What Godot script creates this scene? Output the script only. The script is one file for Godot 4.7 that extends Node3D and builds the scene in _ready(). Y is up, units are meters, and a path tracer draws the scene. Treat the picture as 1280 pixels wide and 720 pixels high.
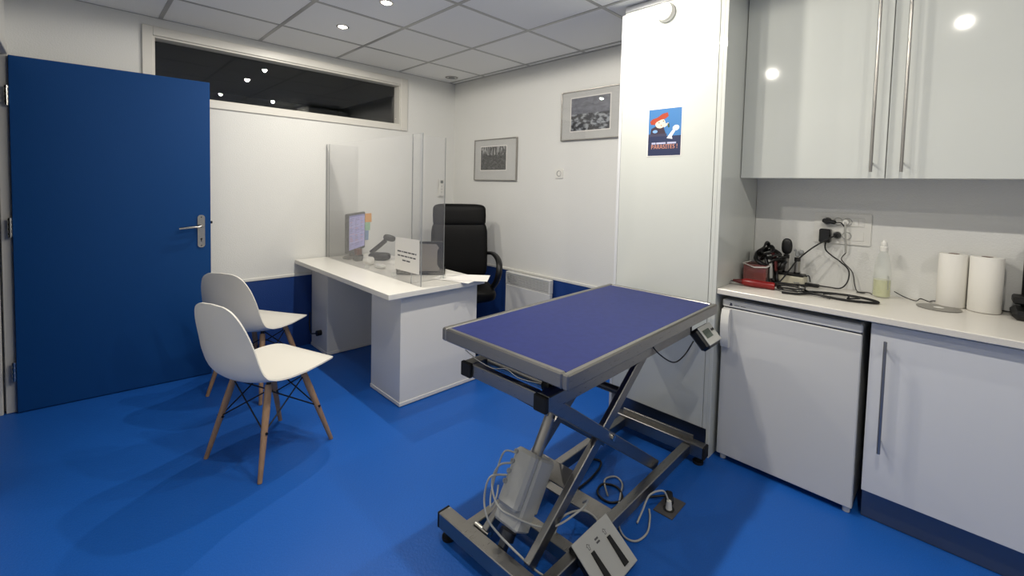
extends Node3D
# Veterinary consulting room. x: 0 is the wall with the pictures, the room lies at x < 0; z: 0 is the wall with the transom window; y up.

const H := 2.449
var taken := {}
var mt := {}
var mesh_cache := {}

# ------------------------------------------------------------------ nodes
func numbered(called: String) -> String:
	if not taken.has(called):
		taken[called] = 0
		return called
	taken[called] += 1
	return "%s_%03d" % [called, taken[called]]

func thing(called: String, label: String, category: String, at := Vector3.ZERO, turn := 0.0, group := "") -> Node3D:
	var o := Node3D.new()
	o.name = numbered(called)
	add_child(o)
	o.position = at
	o.rotation.y = turn
	o.set_meta("label", label)
	o.set_meta("category", category)
	if group != "":
		o.set_meta("group", group)
	return o

func structure(called: String, label := "") -> Node3D:
	var o := Node3D.new()
	o.name = numbered(called)
	add_child(o)
	o.set_meta("kind", "structure")
	if label != "":
		o.set_meta("label", label)
	return o

func chain(n: Node) -> Transform3D:
	var t := Transform3D.IDENTITY
	while n != self and n is Node3D:
		t = (n as Node3D).transform * t
		n = n.get_parent()
	return t

# commits a SurfaceTool as one named mesh; world = its points are world points
func put(st: SurfaceTool, called: String, m: Material, parent: Node = self, world := true) -> MeshInstance3D:
	var o := MeshInstance3D.new()
	o.mesh = st.commit()
	o.material_override = m
	o.name = numbered(called) if parent == self else called
	parent.add_child(o, true)
	if world and parent != self:
		o.transform = chain(parent).affine_inverse()
	return o

func single(st: SurfaceTool, called: String, m: Material, label: String, category: String, group := "") -> MeshInstance3D:
	var o := put(st, called, m)
	o.set_meta("label", label)
	o.set_meta("category", category)
	if group != "":
		o.set_meta("group", group)
	return o

# ------------------------------------------------------------------ shapes
func new_st() -> SurfaceTool:
	var st := SurfaceTool.new()
	st.begin(Mesh.PRIMITIVE_TRIANGLES)
	return st

func tri(st: SurfaceTool, a: Vector3, b: Vector3, c: Vector3, na: Vector3, nb: Vector3, nc: Vector3) -> void:
	if (a - c).cross(a - b).dot(na + nb + nc) < 0.0:
		var t := b; b = c; c = t
		t = nb; nb = nc; nc = t
	st.set_normal(na); st.add_vertex(a)
	st.set_normal(nb); st.add_vertex(b)
	st.set_normal(nc); st.add_vertex(c)

func quad(st: SurfaceTool, a: Vector3, b: Vector3, c: Vector3, d: Vector3, n: Vector3) -> void:
	tri(st, a, b, c, n, n, n)
	tri(st, a, c, d, n, n, n)

# chamfered box
func bx(st: SurfaceTool, c: Vector3, s: Vector3, b := 0.002, q := Basis.IDENTITY) -> void:
	var h := s * 0.5
	b = minf(b, minf(h.x, minf(h.y, h.z)) * 0.8)
	var k := func(sx: float, sy: float, sz: float, ax: int) -> Vector3:
		var v := Vector3(sx * (h.x - b), sy * (h.y - b), sz * (h.z - b))
		if ax == 0: v.x = sx * h.x
		elif ax == 1: v.y = sy * h.y
		else: v.z = sz * h.z
		return c + q * v
	for ax in 3:
		for s0 in [-1.0, 1.0]:
			var n := Vector3.ZERO
			n[ax] = s0
			var p := []
			for uv in [[-1.0, -1.0], [1.0, -1.0], [1.0, 1.0], [-1.0, 1.0]]:
				var g := Vector3.ZERO
				g[ax] = s0; g[(ax + 1) % 3] = uv[0]; g[(ax + 2) % 3] = uv[1]
				p.append(k.call(g.x, g.y, g.z, ax))
			quad(st, p[0], p[1], p[2], p[3], q * n)
	if b < 0.0003:
		return
	for ax in 3:
		var a1 := (ax + 1) % 3
		var a2 := (ax + 2) % 3
		for s1 in [-1.0, 1.0]:
			for s2 in [-1.0, 1.0]:
				var lo := Vector3.ZERO
				lo[ax] = -1; lo[a1] = s1; lo[a2] = s2
				var hi := lo
				hi[ax] = 1
				var n := Vector3.ZERO
				n[a1] = s1; n[a2] = s2
				quad(st, k.call(lo.x, lo.y, lo.z, a1), k.call(hi.x, hi.y, hi.z, a1), k.call(hi.x, hi.y, hi.z, a2), k.call(lo.x, lo.y, lo.z, a2), q * n.normalized())
	for sx in [-1.0, 1.0]:
		for sy in [-1.0, 1.0]:
			for sz in [-1.0, 1.0]:
				var n := (q * Vector3(sx, sy, sz)).normalized()
				tri(st, k.call(sx, sy, sz, 0), k.call(sx, sy, sz, 1), k.call(sx, sy, sz, 2), n, n, n)

# box from two corners
func bc(st: SurfaceTool, x0: float, x1: float, y0: float, y1: float, z0: float, z1: float, b := 0.002) -> void:
	bx(st, Vector3(x0 + x1, y0 + y1, z0 + z1) * 0.5, Vector3(absf(x1 - x0), absf(y1 - y0), absf(z1 - z0)), b)

func box_of(x0: float, x1: float, y0: float, y1: float, z0: float, z1: float, b := 0.002) -> SurfaceTool:
	var st := new_st()
	bc(st, x0, x1, y0, y1, z0, z1, b)
	return st

func frame_of(d: Vector3) -> Basis:
	var y := d.normalized()
	var x := y.cross(Vector3.UP if absf(y.y) < 0.9 else Vector3.RIGHT).normalized()
	return Basis(x, y, x.cross(y))

# bar of rectangular section between two points; w across (horizontal), t in the other direction
func bar(st: SurfaceTool, a: Vector3, b: Vector3, w: float, t: float, bev := 0.003) -> void:
	var f := frame_of(b - a)
	bx(st, (a + b) * 0.5, Vector3(w, a.distance_to(b), t), bev, f)

func cyl(st: SurfaceTool, a: Vector3, b: Vector3, r0: float, r1 := -1.0, n := 20) -> void:
	if r1 < 0: r1 = r0
	var f := frame_of(b - a)
	var L := a.distance_to(b)
	lathe(st, [Vector2(0, 0), Vector2(r0, 0), Vector2(r1, L), Vector2(0, L)], a, f, n)

# profile of (radius, height) turned about the frame's y axis
func lathe(st: SurfaceTool, pr: Array, at := Vector3.ZERO, f := Basis.IDENTITY, n := 24, sq := Vector2.ONE) -> void:
	var m := pr.size()
	var sn := []
	for i in m - 1:
		var d: Vector2 = pr[i + 1] - pr[i]
		sn.append(Vector2(d.y, -d.x).normalized())
	for i in m - 1:
		if (pr[i + 1] - pr[i]).length() < 1e-6:
			continue
		var n0: Vector2 = sn[i]
		var n1: Vector2 = sn[i]
		if i > 0 and sn[i - 1].dot(sn[i]) > 0.8: n0 = (sn[i] + sn[i - 1]).normalized()
		if i < m - 2 and sn[i + 1].dot(sn[i]) > 0.8: n1 = (sn[i] + sn[i + 1]).normalized()
		for j in n:
			var c0 := Vector2.from_angle(TAU * j / n)
			var c1 := Vector2.from_angle(TAU * (j + 1) / n)
			var p := []
			var q := []
			for e in [[pr[i], n0, c0], [pr[i], n0, c1], [pr[i + 1], n1, c1], [pr[i + 1], n1, c0]]:
				p.append(at + f * Vector3(e[0].x * e[2].x * sq.x, e[0].y, e[0].x * e[2].y * sq.y))
				q.append((f * Vector3(e[1].x * e[2].x, e[1].y, e[1].x * e[2].y)).normalized())
			if pr[i].x > 1e-6: tri(st, p[0], p[1], p[2], q[0], q[1], q[2])
			if pr[i + 1].x > 1e-6: tri(st, p[0], p[2], p[3], q[0], q[2], q[3])

func smooth_path(pts: Array, per := 8, closed := false) -> Array:
	var out := []
	var m := pts.size()
	for i in (m if closed else m - 1):
		var p0: Vector3 = pts[(i - 1 + m) % m] if closed else pts[maxi(i - 1, 0)]
		var p1: Vector3 = pts[i]
		var p2: Vector3 = pts[(i + 1) % m]
		var p3: Vector3 = pts[(i + 2) % m] if closed else pts[mini(i + 2, m - 1)]
		for k in per:
			out.append(p1.cubic_interpolate(p2, p0, p3, float(k) / per))
	if not closed: out.append(pts[m - 1])
	return out

func tube(st: SurfaceTool, pts: Array, r: float, n := 10, closed := false, flat := 1.0) -> void:
	var m := pts.size()
	var fr := []
	var x := Vector3.ZERO
	for i in m:
		var d: Vector3 = (pts[(i + 1) % m] - pts[(i - 1 + m) % m]) if closed else (pts[mini(i + 1, m - 1)] - pts[maxi(i - 1, 0)])
		d = d.normalized()
		if i == 0:
			x = frame_of(d).x
		else:
			x = (x - d * x.dot(d)).normalized()
		fr.append([x, d.cross(x)])
	var ring := func(i: int, j: int) -> Array:
		var a := TAU * j / n
		var nn: Vector3 = fr[i][0] * cos(a) + fr[i][1] * sin(a)
		var off: Vector3 = fr[i][0] * cos(a) * r + fr[i][1] * sin(a) * r * flat
		return [pts[i] + off, nn]
	for i in (m if closed else m - 1):
		var i2 := (i + 1) % m
		for j in n:
			var a: Array = ring.call(i, j)
			var b: Array = ring.call(i, j + 1)
			var c: Array = ring.call(i2, j + 1)
			var d: Array = ring.call(i2, j)
			tri(st, a[0], b[0], c[0], a[1], b[1], c[1])
			tri(st, a[0], c[0], d[0], a[1], c[1], d[1])
	if not closed:
		for e in [0, m - 1]:
			var nn: Vector3 = (pts[0] - pts[1]).normalized() if e == 0 else (pts[m - 1] - pts[m - 2]).normalized()
			for j in n:
				tri(st, pts[e], ring.call(e, j)[0], ring.call(e, j + 1)[0], nn, nn, nn)

func cable(pts: Array, r: float, per := 8) -> SurfaceTool:
	var st := new_st()
	tube(st, smooth_path(pts, per), r, 8)
	return st

# flat polygon (x right, y up) given thickness along z, in the frame f at the point at
func prism(st: SurfaceTool, poly: PackedVector2Array, z0: float, z1: float, at := Vector3.ZERO, f := Basis.IDENTITY) -> void:
	var idx := Geometry2D.triangulate_polygon(poly)
	for k in range(0, idx.size(), 3):
		for e in [[z0, -1.0], [z1, 1.0]]:
			var n: Vector3 = f * Vector3(0, 0, e[1])
			var v := []
			for m in 3:
				var p: Vector2 = poly[idx[k + m]]
				v.append(at + f * Vector3(p.x, p.y, e[0]))
			tri(st, v[0], v[1], v[2], n, n, n)
	var cw := Geometry2D.is_polygon_clockwise(poly)
	var cnt := poly.size()
	var en := []
	for i in cnt:
		var d := poly[(i + 1) % cnt] - poly[i]
		var nn := Vector2(d.y, -d.x).normalized()
		en.append(-nn if cw else nn)
	for i in cnt:
		var a := poly[i]
		var b := poly[(i + 1) % cnt]
		var na: Vector2 = en[i]
		var nb: Vector2 = en[i]
		var pv: Vector2 = en[(i - 1 + cnt) % cnt]
		var nx: Vector2 = en[(i + 1) % cnt]
		if pv.dot(en[i]) > 0.75: na = (pv + en[i]).normalized()
		if nx.dot(en[i]) > 0.75: nb = (nx + en[i]).normalized()
		var A := f * Vector3(na.x, na.y, 0)
		var B := f * Vector3(nb.x, nb.y, 0)
		var p0 := at + f * Vector3(a.x, a.y, z0)
		var p1 := at + f * Vector3(b.x, b.y, z0)
		var p2 := at + f * Vector3(b.x, b.y, z1)
		var p3 := at + f * Vector3(a.x, a.y, z1)
		tri(st, p0, p1, p2, A, B, B)
		tri(st, p0, p2, p3, A, B, A)

func round_rect(w: float, h: float, r: float, k := 6) -> PackedVector2Array:
	var out := PackedVector2Array()
	for c in [[1, 1, 0], [-1, 1, 1], [-1, -1, 2], [1, -1, 3]]:
		for i in k + 1:
			var a: float = PI * 0.5 * (c[2] + float(i) / k)
			out.append(Vector2(c[0] * (w * 0.5 - r), c[1] * (h * 0.5 - r)) + Vector2(cos(a), sin(a)) * r)
	return out

# rounded cushion: superellipsoid, bend(v) shifts each point
func cushion(st: SurfaceTool, c: Vector3, rad: Vector3, e1: float, e2: float, q := Basis.IDENTITY, bend = null, nu := 28, nv := 18) -> void:
	var pw := func(v: float, e: float) -> float:
		return signf(v) * pow(absf(v), e)
	var pt := func(i: int, j: int) -> Vector3:
		var th := -1.0 + 2.0 * i / nv
		var rho := cos(th * PI / 2)
		var ph := TAU * j / nu
		var ex := 2.0 / e1
		var v := Vector3(rho * pw.call(cos(ph), e2) * rad.x, rho * pw.call(sin(ph), e2) * rad.y, signf(th) * pow(maxf(1.0 - pow(absf(rho), ex), 0.0), 1.0 / ex) * rad.z)
		if bend != null: v = bend.call(v)
		return c + q * v
	var P := []
	for i in nv + 1:
		var row := []
		for j in nu: row.append(pt.call(i, j))
		P.append(row)
	var N := []
	for i in nv + 1:
		var row := []
		for j in nu:
			if i == 0 or i == nv:
				row.append(q * Vector3(0, 0, -1.0 if i == 0 else 1.0))
				continue
			var a: Vector3 = P[i + 1][j] - P[i - 1][j]
			var b: Vector3 = P[i][(j + 1) % nu] - P[i][(j - 1 + nu) % nu]
			var n := b.cross(a)
			n = n.normalized() if n.length() > 1e-12 else (P[i][j] - c).normalized()
			row.append(n if n.dot(P[i][j] - c) > 0 else -n)
		N.append(row)
	for e in [[0, 1], [nv, nv - 1]]:
		var av := Vector3.ZERO
		for j in nu: av += N[e[1]][j]
		for j in nu: N[e[0]][j] = av.normalized()
	for i in nv:
		for j in nu:
			var j2 := (j + 1) % nu
			if i > 0: tri(st, P[i][j], P[i][j2], P[i + 1][j2], N[i][j], N[i][j2], N[i + 1][j2])
			if i < nv - 1: tri(st, P[i][j], P[i + 1][j2], P[i + 1][j], N[i][j], N[i + 1][j2], N[i + 1][j])

# sheet of quads given thickness
func sheet(st: SurfaceTool, P: Array, thick: float, up_hint: Callable) -> void:
	var a := P.size()
	var b: int = P[0].size()
	var N := []
	for i in a:
		var row := []
		for j in b:
			var u: Vector3 = P[mini(i + 1, a - 1)][j] - P[maxi(i - 1, 0)][j]
			var v: Vector3 = P[i][mini(j + 1, b - 1)] - P[i][maxi(j - 1, 0)]
			var n := u.cross(v)
			var hint: Vector3 = up_hint.call(i, j)
			n = n.normalized() if n.length() > 1e-10 else hint
			if n.dot(hint) < 0: n = -n
			row.append(n)
		N.append(row)
	var T := func(i: int, j: int) -> Vector3: return P[i][j]
	var U := func(i: int, j: int) -> Vector3: return P[i][j] - N[i][j] * thick
	for i in a - 1:
		for j in b - 1:
			tri(st, P[i][j], P[i + 1][j], P[i + 1][j + 1], N[i][j], N[i + 1][j], N[i + 1][j + 1])
			tri(st, P[i][j], P[i + 1][j + 1], P[i][j + 1], N[i][j], N[i + 1][j + 1], N[i][j + 1])
			tri(st, U.call(i, j), U.call(i + 1, j), U.call(i + 1, j + 1), -N[i][j], -N[i + 1][j], -N[i + 1][j + 1])
			tri(st, U.call(i, j), U.call(i + 1, j + 1), U.call(i, j + 1), -N[i][j], -N[i + 1][j + 1], -N[i][j + 1])
	var cen := Vector3.ZERO
	for i in a: cen += (P[i][0] + P[i][b - 1]) * 0.5
	cen /= a
	var rim := []
	for i in a: rim.append([i, 0])
	for j in range(1, b): rim.append([a - 1, j])
	for i in range(a - 2, -1, -1): rim.append([i, b - 1])
	for j in range(b - 2, 0, -1): rim.append([0, j])
	for k in rim.size():
		var e: Array = rim[k]
		var g: Array = rim[(k + 1) % rim.size()]
		var p0: Vector3 = T.call(e[0], e[1])
		var p1: Vector3 = T.call(g[0], g[1])
		if p0.distance_to(p1) < 1e-7: continue
		var nn: Vector3 = (p1 - p0).cross(N[e[0]][e[1]]).normalized()
		var mid := Vector3.ZERO
		mid = P[e[0]][b / 2]
		if nn.dot(p0 - mid) < 0: nn = -nn
		quad(st, p0, p1, U.call(g[0], g[1]), U.call(e[0], e[1]), nn)

# flat rectangle with texture coordinates
func print_quad(o: Vector3, right: Vector3, up: Vector3) -> SurfaceTool:
	var st := new_st()
	var n := right.cross(up).normalized()
	var v := [[o, Vector2(0, 1)], [o + right, Vector2(1, 1)], [o + right + up, Vector2(1, 0)], [o, Vector2(0, 1)], [o + right + up, Vector2(1, 0)], [o + up, Vector2(0, 0)]]
	for k in [0, 2, 1, 3, 5, 4]:
		st.set_normal(n); st.set_uv(v[k][1]); st.add_vertex(v[k][0])
	return st

# ------------------------------------------------------------------ materials
func m_of(c: Color, rough := 0.5, metal := 0.0) -> StandardMaterial3D:
	var m := StandardMaterial3D.new()
	m.albedo_color = c
	m.roughness = rough
	m.metallic = metal
	return m

func noise_tex(sd: int, freq: float, size: int, lo: Color, hi: Color, oct := 3, power := 1.0) -> ImageTexture:
	var fn := FastNoiseLite.new()
	fn.seed = sd
	fn.noise_type = FastNoiseLite.TYPE_SIMPLEX_SMOOTH
	fn.frequency = freq
	fn.fractal_octaves = oct
	var g := fn.get_seamless_image(size, size)
	var im := Image.create(size, size, false, Image.FORMAT_RGB8)
	for y in size:
		for x in size:
			im.set_pixel(x, y, lo.lerp(hi, pow(g.get_pixel(x, y).r, power)))
	return ImageTexture.create_from_image(im)

func triplanar(m: StandardMaterial3D, scale: float, world := true) -> StandardMaterial3D:
	m.uv1_triplanar = true
	m.uv1_world_triplanar = world
	m.uv1_scale = Vector3.ONE * scale
	return m

func make_materials() -> void:
	var fnb := FastNoiseLite.new()
	fnb.seed = 3
	fnb.frequency = 0.09
	var bimg := fnb.get_seamless_image(256, 256)
	bimg.convert(Image.FORMAT_RGBA8)
	bimg.bump_map_to_normal_map(2.0)
	var bumps := ImageTexture.create_from_image(bimg)
	# walls: white paint with a fine roller texture
	var w := m_of(Color(0.855, 0.855, 0.84), 0.6)
	w.normal_enabled = true
	w.normal_texture = bumps
	w.normal_scale = 0.32
	mt.wall = triplanar(w, 4.0)
	var wb := m_of(Color(0.07, 0.215, 0.46), 0.5)
	wb.normal_enabled = true
	wb.normal_texture = bumps
	wb.normal_scale = 0.32
	mt.wall_blue = triplanar(wb, 4.0)
	# floor: blue vinyl, finely mottled
	var fl := m_of(Color.WHITE, 0.42)
	fl.albedo_texture = noise_tex(11, 0.12, 512, Color(0.085, 0.31, 0.62), Color(0.125, 0.375, 0.71), 4)
	fl.normal_enabled = true
	fl.normal_texture = bumps
	fl.normal_scale = 0.2
	fl.metallic_specular = 0.35
	mt.floor = triplanar(fl, 3.0)
	# mineral ceiling tile
	var ct := m_of(Color.WHITE, 0.95)
	ct.albedo_texture = noise_tex(21, 0.22, 256, Color(0.88, 0.88, 0.87), Color(0.96, 0.96, 0.95), 2)
	mt.tile = triplanar(ct, 3.0)
	mt.rail = m_of(Color(0.66, 0.66, 0.65), 0.3, 0.35)
	mt.trim = m_of(Color(0.85, 0.845, 0.82), 0.4)
	mt.frame = m_of(Color(0.82, 0.81, 0.78), 0.35)
	mt.dark = m_of(Color(0.1, 0.1, 0.1), 0.8)
	mt.hall = m_of(Color(0.1, 0.1, 0.098), 0.9)  # near-black colour stands in for the darkness of the unlit hall
	var glass := m_of(Color(0.5, 0.55, 0.55, 0.004), 0.0)
	glass.transparency = BaseMaterial3D.TRANSPARENCY_ALPHA
	mt.glass = glass
	var plexi := m_of(Color(0.72, 0.72, 0.74, 0.05), 0.02)
	plexi.transparency = BaseMaterial3D.TRANSPARENCY_ALPHA
	mt.plexi = plexi
	mt.plexi_edge = m_of(Color(0.55, 0.56, 0.56), 0.2)
	var smoked := m_of(Color(0.85, 0.87, 0.85, 0.25), 0.1)
	smoked.transparency = BaseMaterial3D.TRANSPARENCY_ALPHA
	mt.clear_plastic = smoked
	var tub := m_of(Color(0.62, 0.36, 0.34, 0.4), 0.15)
	tub.transparency = BaseMaterial3D.TRANSPARENCY_ALPHA
	mt.tub = tub
	var door := m_of(Color(0.055, 0.255, 0.48), 0.5)
	door.normal_enabled = true
	door.normal_texture = bumps
	door.normal_scale = 0.2
	door.metallic_specular = 0.3
	mt.door = triplanar(door, 6.0, false)
	mt.lacquer = m_of(Color(0.8, 0.81, 0.785), 0.06)
	mt.laminate = m_of(Color(0.82, 0.825, 0.83), 0.35)
	mt.carcass = m_of(Color(0.84, 0.85, 0.84), 0.45)
	mt.enamel = m_of(Color(0.8, 0.8, 0.79), 0.3)
	mt.desk_side = m_of(Color(0.88, 0.87, 0.84), 0.42)
	mt.desk_top = m_of(Color(0.88, 0.87, 0.84), 0.25)
	var ctop := m_of(Color.WHITE, 0.28)
	ctop.albedo_texture = noise_tex(31, 0.35, 512, Color(0.76, 0.745, 0.71), Color(0.9, 0.885, 0.85), 2)
	mt.counter = triplanar(ctop, 2.5)
	# brushed stainless steel
	var br := FastNoiseLite.new()
	br.seed = 5
	br.frequency = 0.35
	var bi := Image.create(256, 256, false, Image.FORMAT_RGB8)
	for y in 256:
		for x in 256:
			var v := 0.32 + 0.1 * br.get_noise_2d(x * 0.04, y * 2.0)
			bi.set_pixel(x, y, Color(v, v, v))
	var steel := m_of(Color(0.61, 0.6, 0.58), 1.0, 1.0)
	steel.roughness_texture = ImageTexture.create_from_image(bi)
	mt.steel = triplanar(steel, 3.0, false)
	mt.steel_dark = m_of(Color(0.3, 0.31, 0.33), 0.35, 0.9)
	mt.chrome = m_of(Color(0.78, 0.77, 0.74), 0.2, 1.0)
	mt.alu = m_of(Color(0.62, 0.61, 0.59), 0.32, 0.9)
	mt.plinth = m_of(Color(0.45, 0.47, 0.5), 0.3, 0.85)
	var tt := m_of(Color.WHITE, 0.42)
	tt.albedo_texture = noise_tex(41, 0.05, 256, Color(0.11, 0.15, 0.36), Color(0.135, 0.175, 0.4), 3)
	tt.metallic_specular = 0.3
	mt.table_blue = triplanar(tt, 2.0)
	mt.black = m_of(Color(0.025, 0.025, 0.027), 0.45)
	mt.black_gloss = m_of(Color(0.02, 0.02, 0.022), 0.2)
	mt.rubber = m_of(Color(0.02, 0.02, 0.022), 0.7)
	var lea := m_of(Color(0.014, 0.013, 0.013), 0.48)
	lea.metallic_specular = 0.3
	lea.normal_enabled = true
	lea.normal_texture = bumps
	lea.normal_scale = 0.4
	mt.leather = triplanar(lea, 12.0, false)
	mt.shell = m_of(Color(0.88, 0.865, 0.825), 0.38)
	var wd := FastNoiseLite.new()
	wd.seed = 8
	wd.frequency = 0.05
	var wi := Image.create(128, 256, false, Image.FORMAT_RGB8)
	for y in 256:
		for x in 128:
			var v := 0.5 + 0.5 * wd.get_noise_2d(x * 3.0, y * 0.25)
			wi.set_pixel(x, y, Color(0.56, 0.43, 0.31).lerp(Color(0.7, 0.57, 0.44), v))
	var wood := m_of(Color.WHITE, 0.45)
	wood.albedo_texture = ImageTexture.create_from_image(wi)
	mt.wood = triplanar(wood, 5.0, false)
	mt.white_plastic = m_of(Color(0.86, 0.855, 0.83), 0.35)
	mt.grey_plastic = m_of(Color(0.55, 0.56, 0.56), 0.45)
	mt.outlet_metal = m_of(Color(0.34, 0.33, 0.33), 0.5, 0.3)
	mt.grey_gloss = m_of(Color(0.48, 0.46, 0.44), 0.12)
	mt.light_grey = m_of(Color(0.68, 0.68, 0.66), 0.45)
	mt.cream = m_of(Color(0.78, 0.76, 0.68), 0.45)
	mt.cable_white = m_of(Color(0.66, 0.66, 0.64), 0.5)
	mt.paper = m_of(Color(0.88, 0.87, 0.85), 0.9)
	mt.tissue = m_of(Color(0.88, 0.87, 0.84), 0.95)
	mt.red = m_of(Color(0.5, 0.06, 0.05), 0.3)
	mt.dark_red = m_of(Color(0.33, 0.07, 0.06), 0.5)
	mt.pink = m_of(Color(0.52, 0.27, 0.25), 0.5)
	mt.lcd = m_of(Color(0.33, 0.36, 0.33), 0.2)
	mt.brown = m_of(Color(0.4, 0.24, 0.17), 0.6)
	mt.orange_note = m_of(Color(0.85, 0.6, 0.3), 0.9)
	mt.green_note = m_of(Color(0.58, 0.74, 0.62), 0.9)
	mt.blue_note = m_of(Color(0.5, 0.6, 0.74), 0.9)
	mt.ink = m_of(Color(0.32, 0.32, 0.33), 0.9)
	mt.navy = m_of(Color(0.12, 0.12, 0.24), 0.6)
	var liquid := m_of(Color(0.86, 0.86, 0.55, 0.45), 0.1)
	liquid.transparency = BaseMaterial3D.TRANSPARENCY_ALPHA
	mt.liquid = liquid
	var glow := m_of(Color.WHITE, 0.5)
	glow.emission_enabled = true
	glow.emission = Color(1.0, 0.975, 0.93)
	glow.emission_energy_multiplier = 12.0
	mt.glow = glow

# ------------------------------------------------------------------ scene
func _ready() -> void:
	# camera solved from the room's vanishing points and tile grid; the lens is shifted, as the photograph was cropped
	var cam := Camera3D.new()
	cam.name = "camera"
	cam.projection = Camera3D.PROJECTION_FRUSTUM
	cam.near = 0.05
	cam.far = 60.0
	cam.size = 720.0 / 557.1 * 0.05
	cam.frustum_offset = Vector2(0.0, (259.18 - 360.0) / 557.1 * 0.05)
	cam.transform = Transform3D(Basis(Vector3(0.71243181, 0.02476972, 0.70130406), Vector3(0.01554727, 0.9985744, -0.05106313), Vector3(-0.7015691, 0.04728236, 0.71103107)), Vector3(-2.9102, 1.3831, 3.8554))
	add_child(cam)
	cam.current = true
	var we := WorldEnvironment.new()
	we.name = "environment"
	var e := Environment.new()
	e.background_mode = Environment.BG_COLOR
	e.background_color = Color(0.02, 0.02, 0.02)
	e.tonemap_mode = Environment.TONE_MAPPER_LINEAR
	e.tonemap_exposure = 1.0
	e.sdfgi_enabled = true
	e.ssao_enabled = true
	e.ssil_enabled = true
	we.environment = e
	add_child(we)
	make_materials()

	# six recessed spotlights on the tile grid, as seen directly and mirrored in the transom pane and the glossy doors; the last, unseen behind the camera, is added as fill light
	for p in [Vector2(-1.573, 0.802), Vector2(-1.573, 1.402), Vector2(-1.573, 2.602), Vector2(-0.973, 2.602), Vector2(-2.173, 2.602), Vector2(-1.573, 3.802), Vector2(-1.573, 5.002)]:
		spotlight(p)

	build_room()
	build_door()
	build_transom()
	build_kitchen()
	build_tall_cabinet()
	build_exam_table()
	build_desk()
	build_screen()
	var c1 := eames_chair(Vector3(-2.2, 0, 1.408), 1.92, "white plastic shell chair with wooden legs, standing out in the open floor")
	var c2 := c1.duplicate()
	c2.name = numbered("shell_chair")
	add_child(c2)
	c2.position = Vector3(-2.04, 0, 0.602)
	c2.rotation.y = 2.128
	c2.set_meta("label", "white plastic shell chair with wooden legs, between the blue door and the desk")
	office_chair()
	wall_things()
	desk_things()
	counter_things()
	floor_things()

func spotlight(p: Vector2) -> void:
	var t := thing("recessed_spotlight", "small round recessed ceiling spotlight, switched on", "spotlight", Vector3(p.x, H, p.y), 0, "lit ceiling spotlights")
	var st := new_st()
	lathe(st, [Vector2(0.030, 0.004), Vector2(0.031, -0.004), Vector2(0.041, -0.003), Vector2(0.042, 0.004), Vector2(0.030, 0.004)], Vector3.ZERO, Basis.IDENTITY, 28)
	put(st, "ring", mt.chrome, t, false)
	st = new_st()
	lathe(st, [Vector2(0, -0.001), Vector2(0.031, -0.001), Vector2(0.031, 0.003), Vector2(0, 0.003)], Vector3.ZERO, Basis.IDENTITY, 24)
	put(st, "lens", mt.glow, t, false)
	# the lens scatters light evenly over the half space below and throws a soft beam on top of it
	for a in [["lens_light", 0.52, 0.1], ["beam_light", 0.55, 1.0]]:
		var l := SpotLight3D.new()
		l.name = a[0]
		l.light_color = Color(1.0, 0.975, 0.93)
		l.light_energy = a[1]
		l.light_size = 0.018
		l.spot_angle = 89.5
		l.spot_angle_attenuation = a[2]
		l.spot_range = 12.0
		l.spot_attenuation = 2.0
		l.shadow_enabled = true
		t.add_child(l)
		l.position = Vector3(0, -0.008, 0)
		l.rotation.x = -PI / 2

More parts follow.
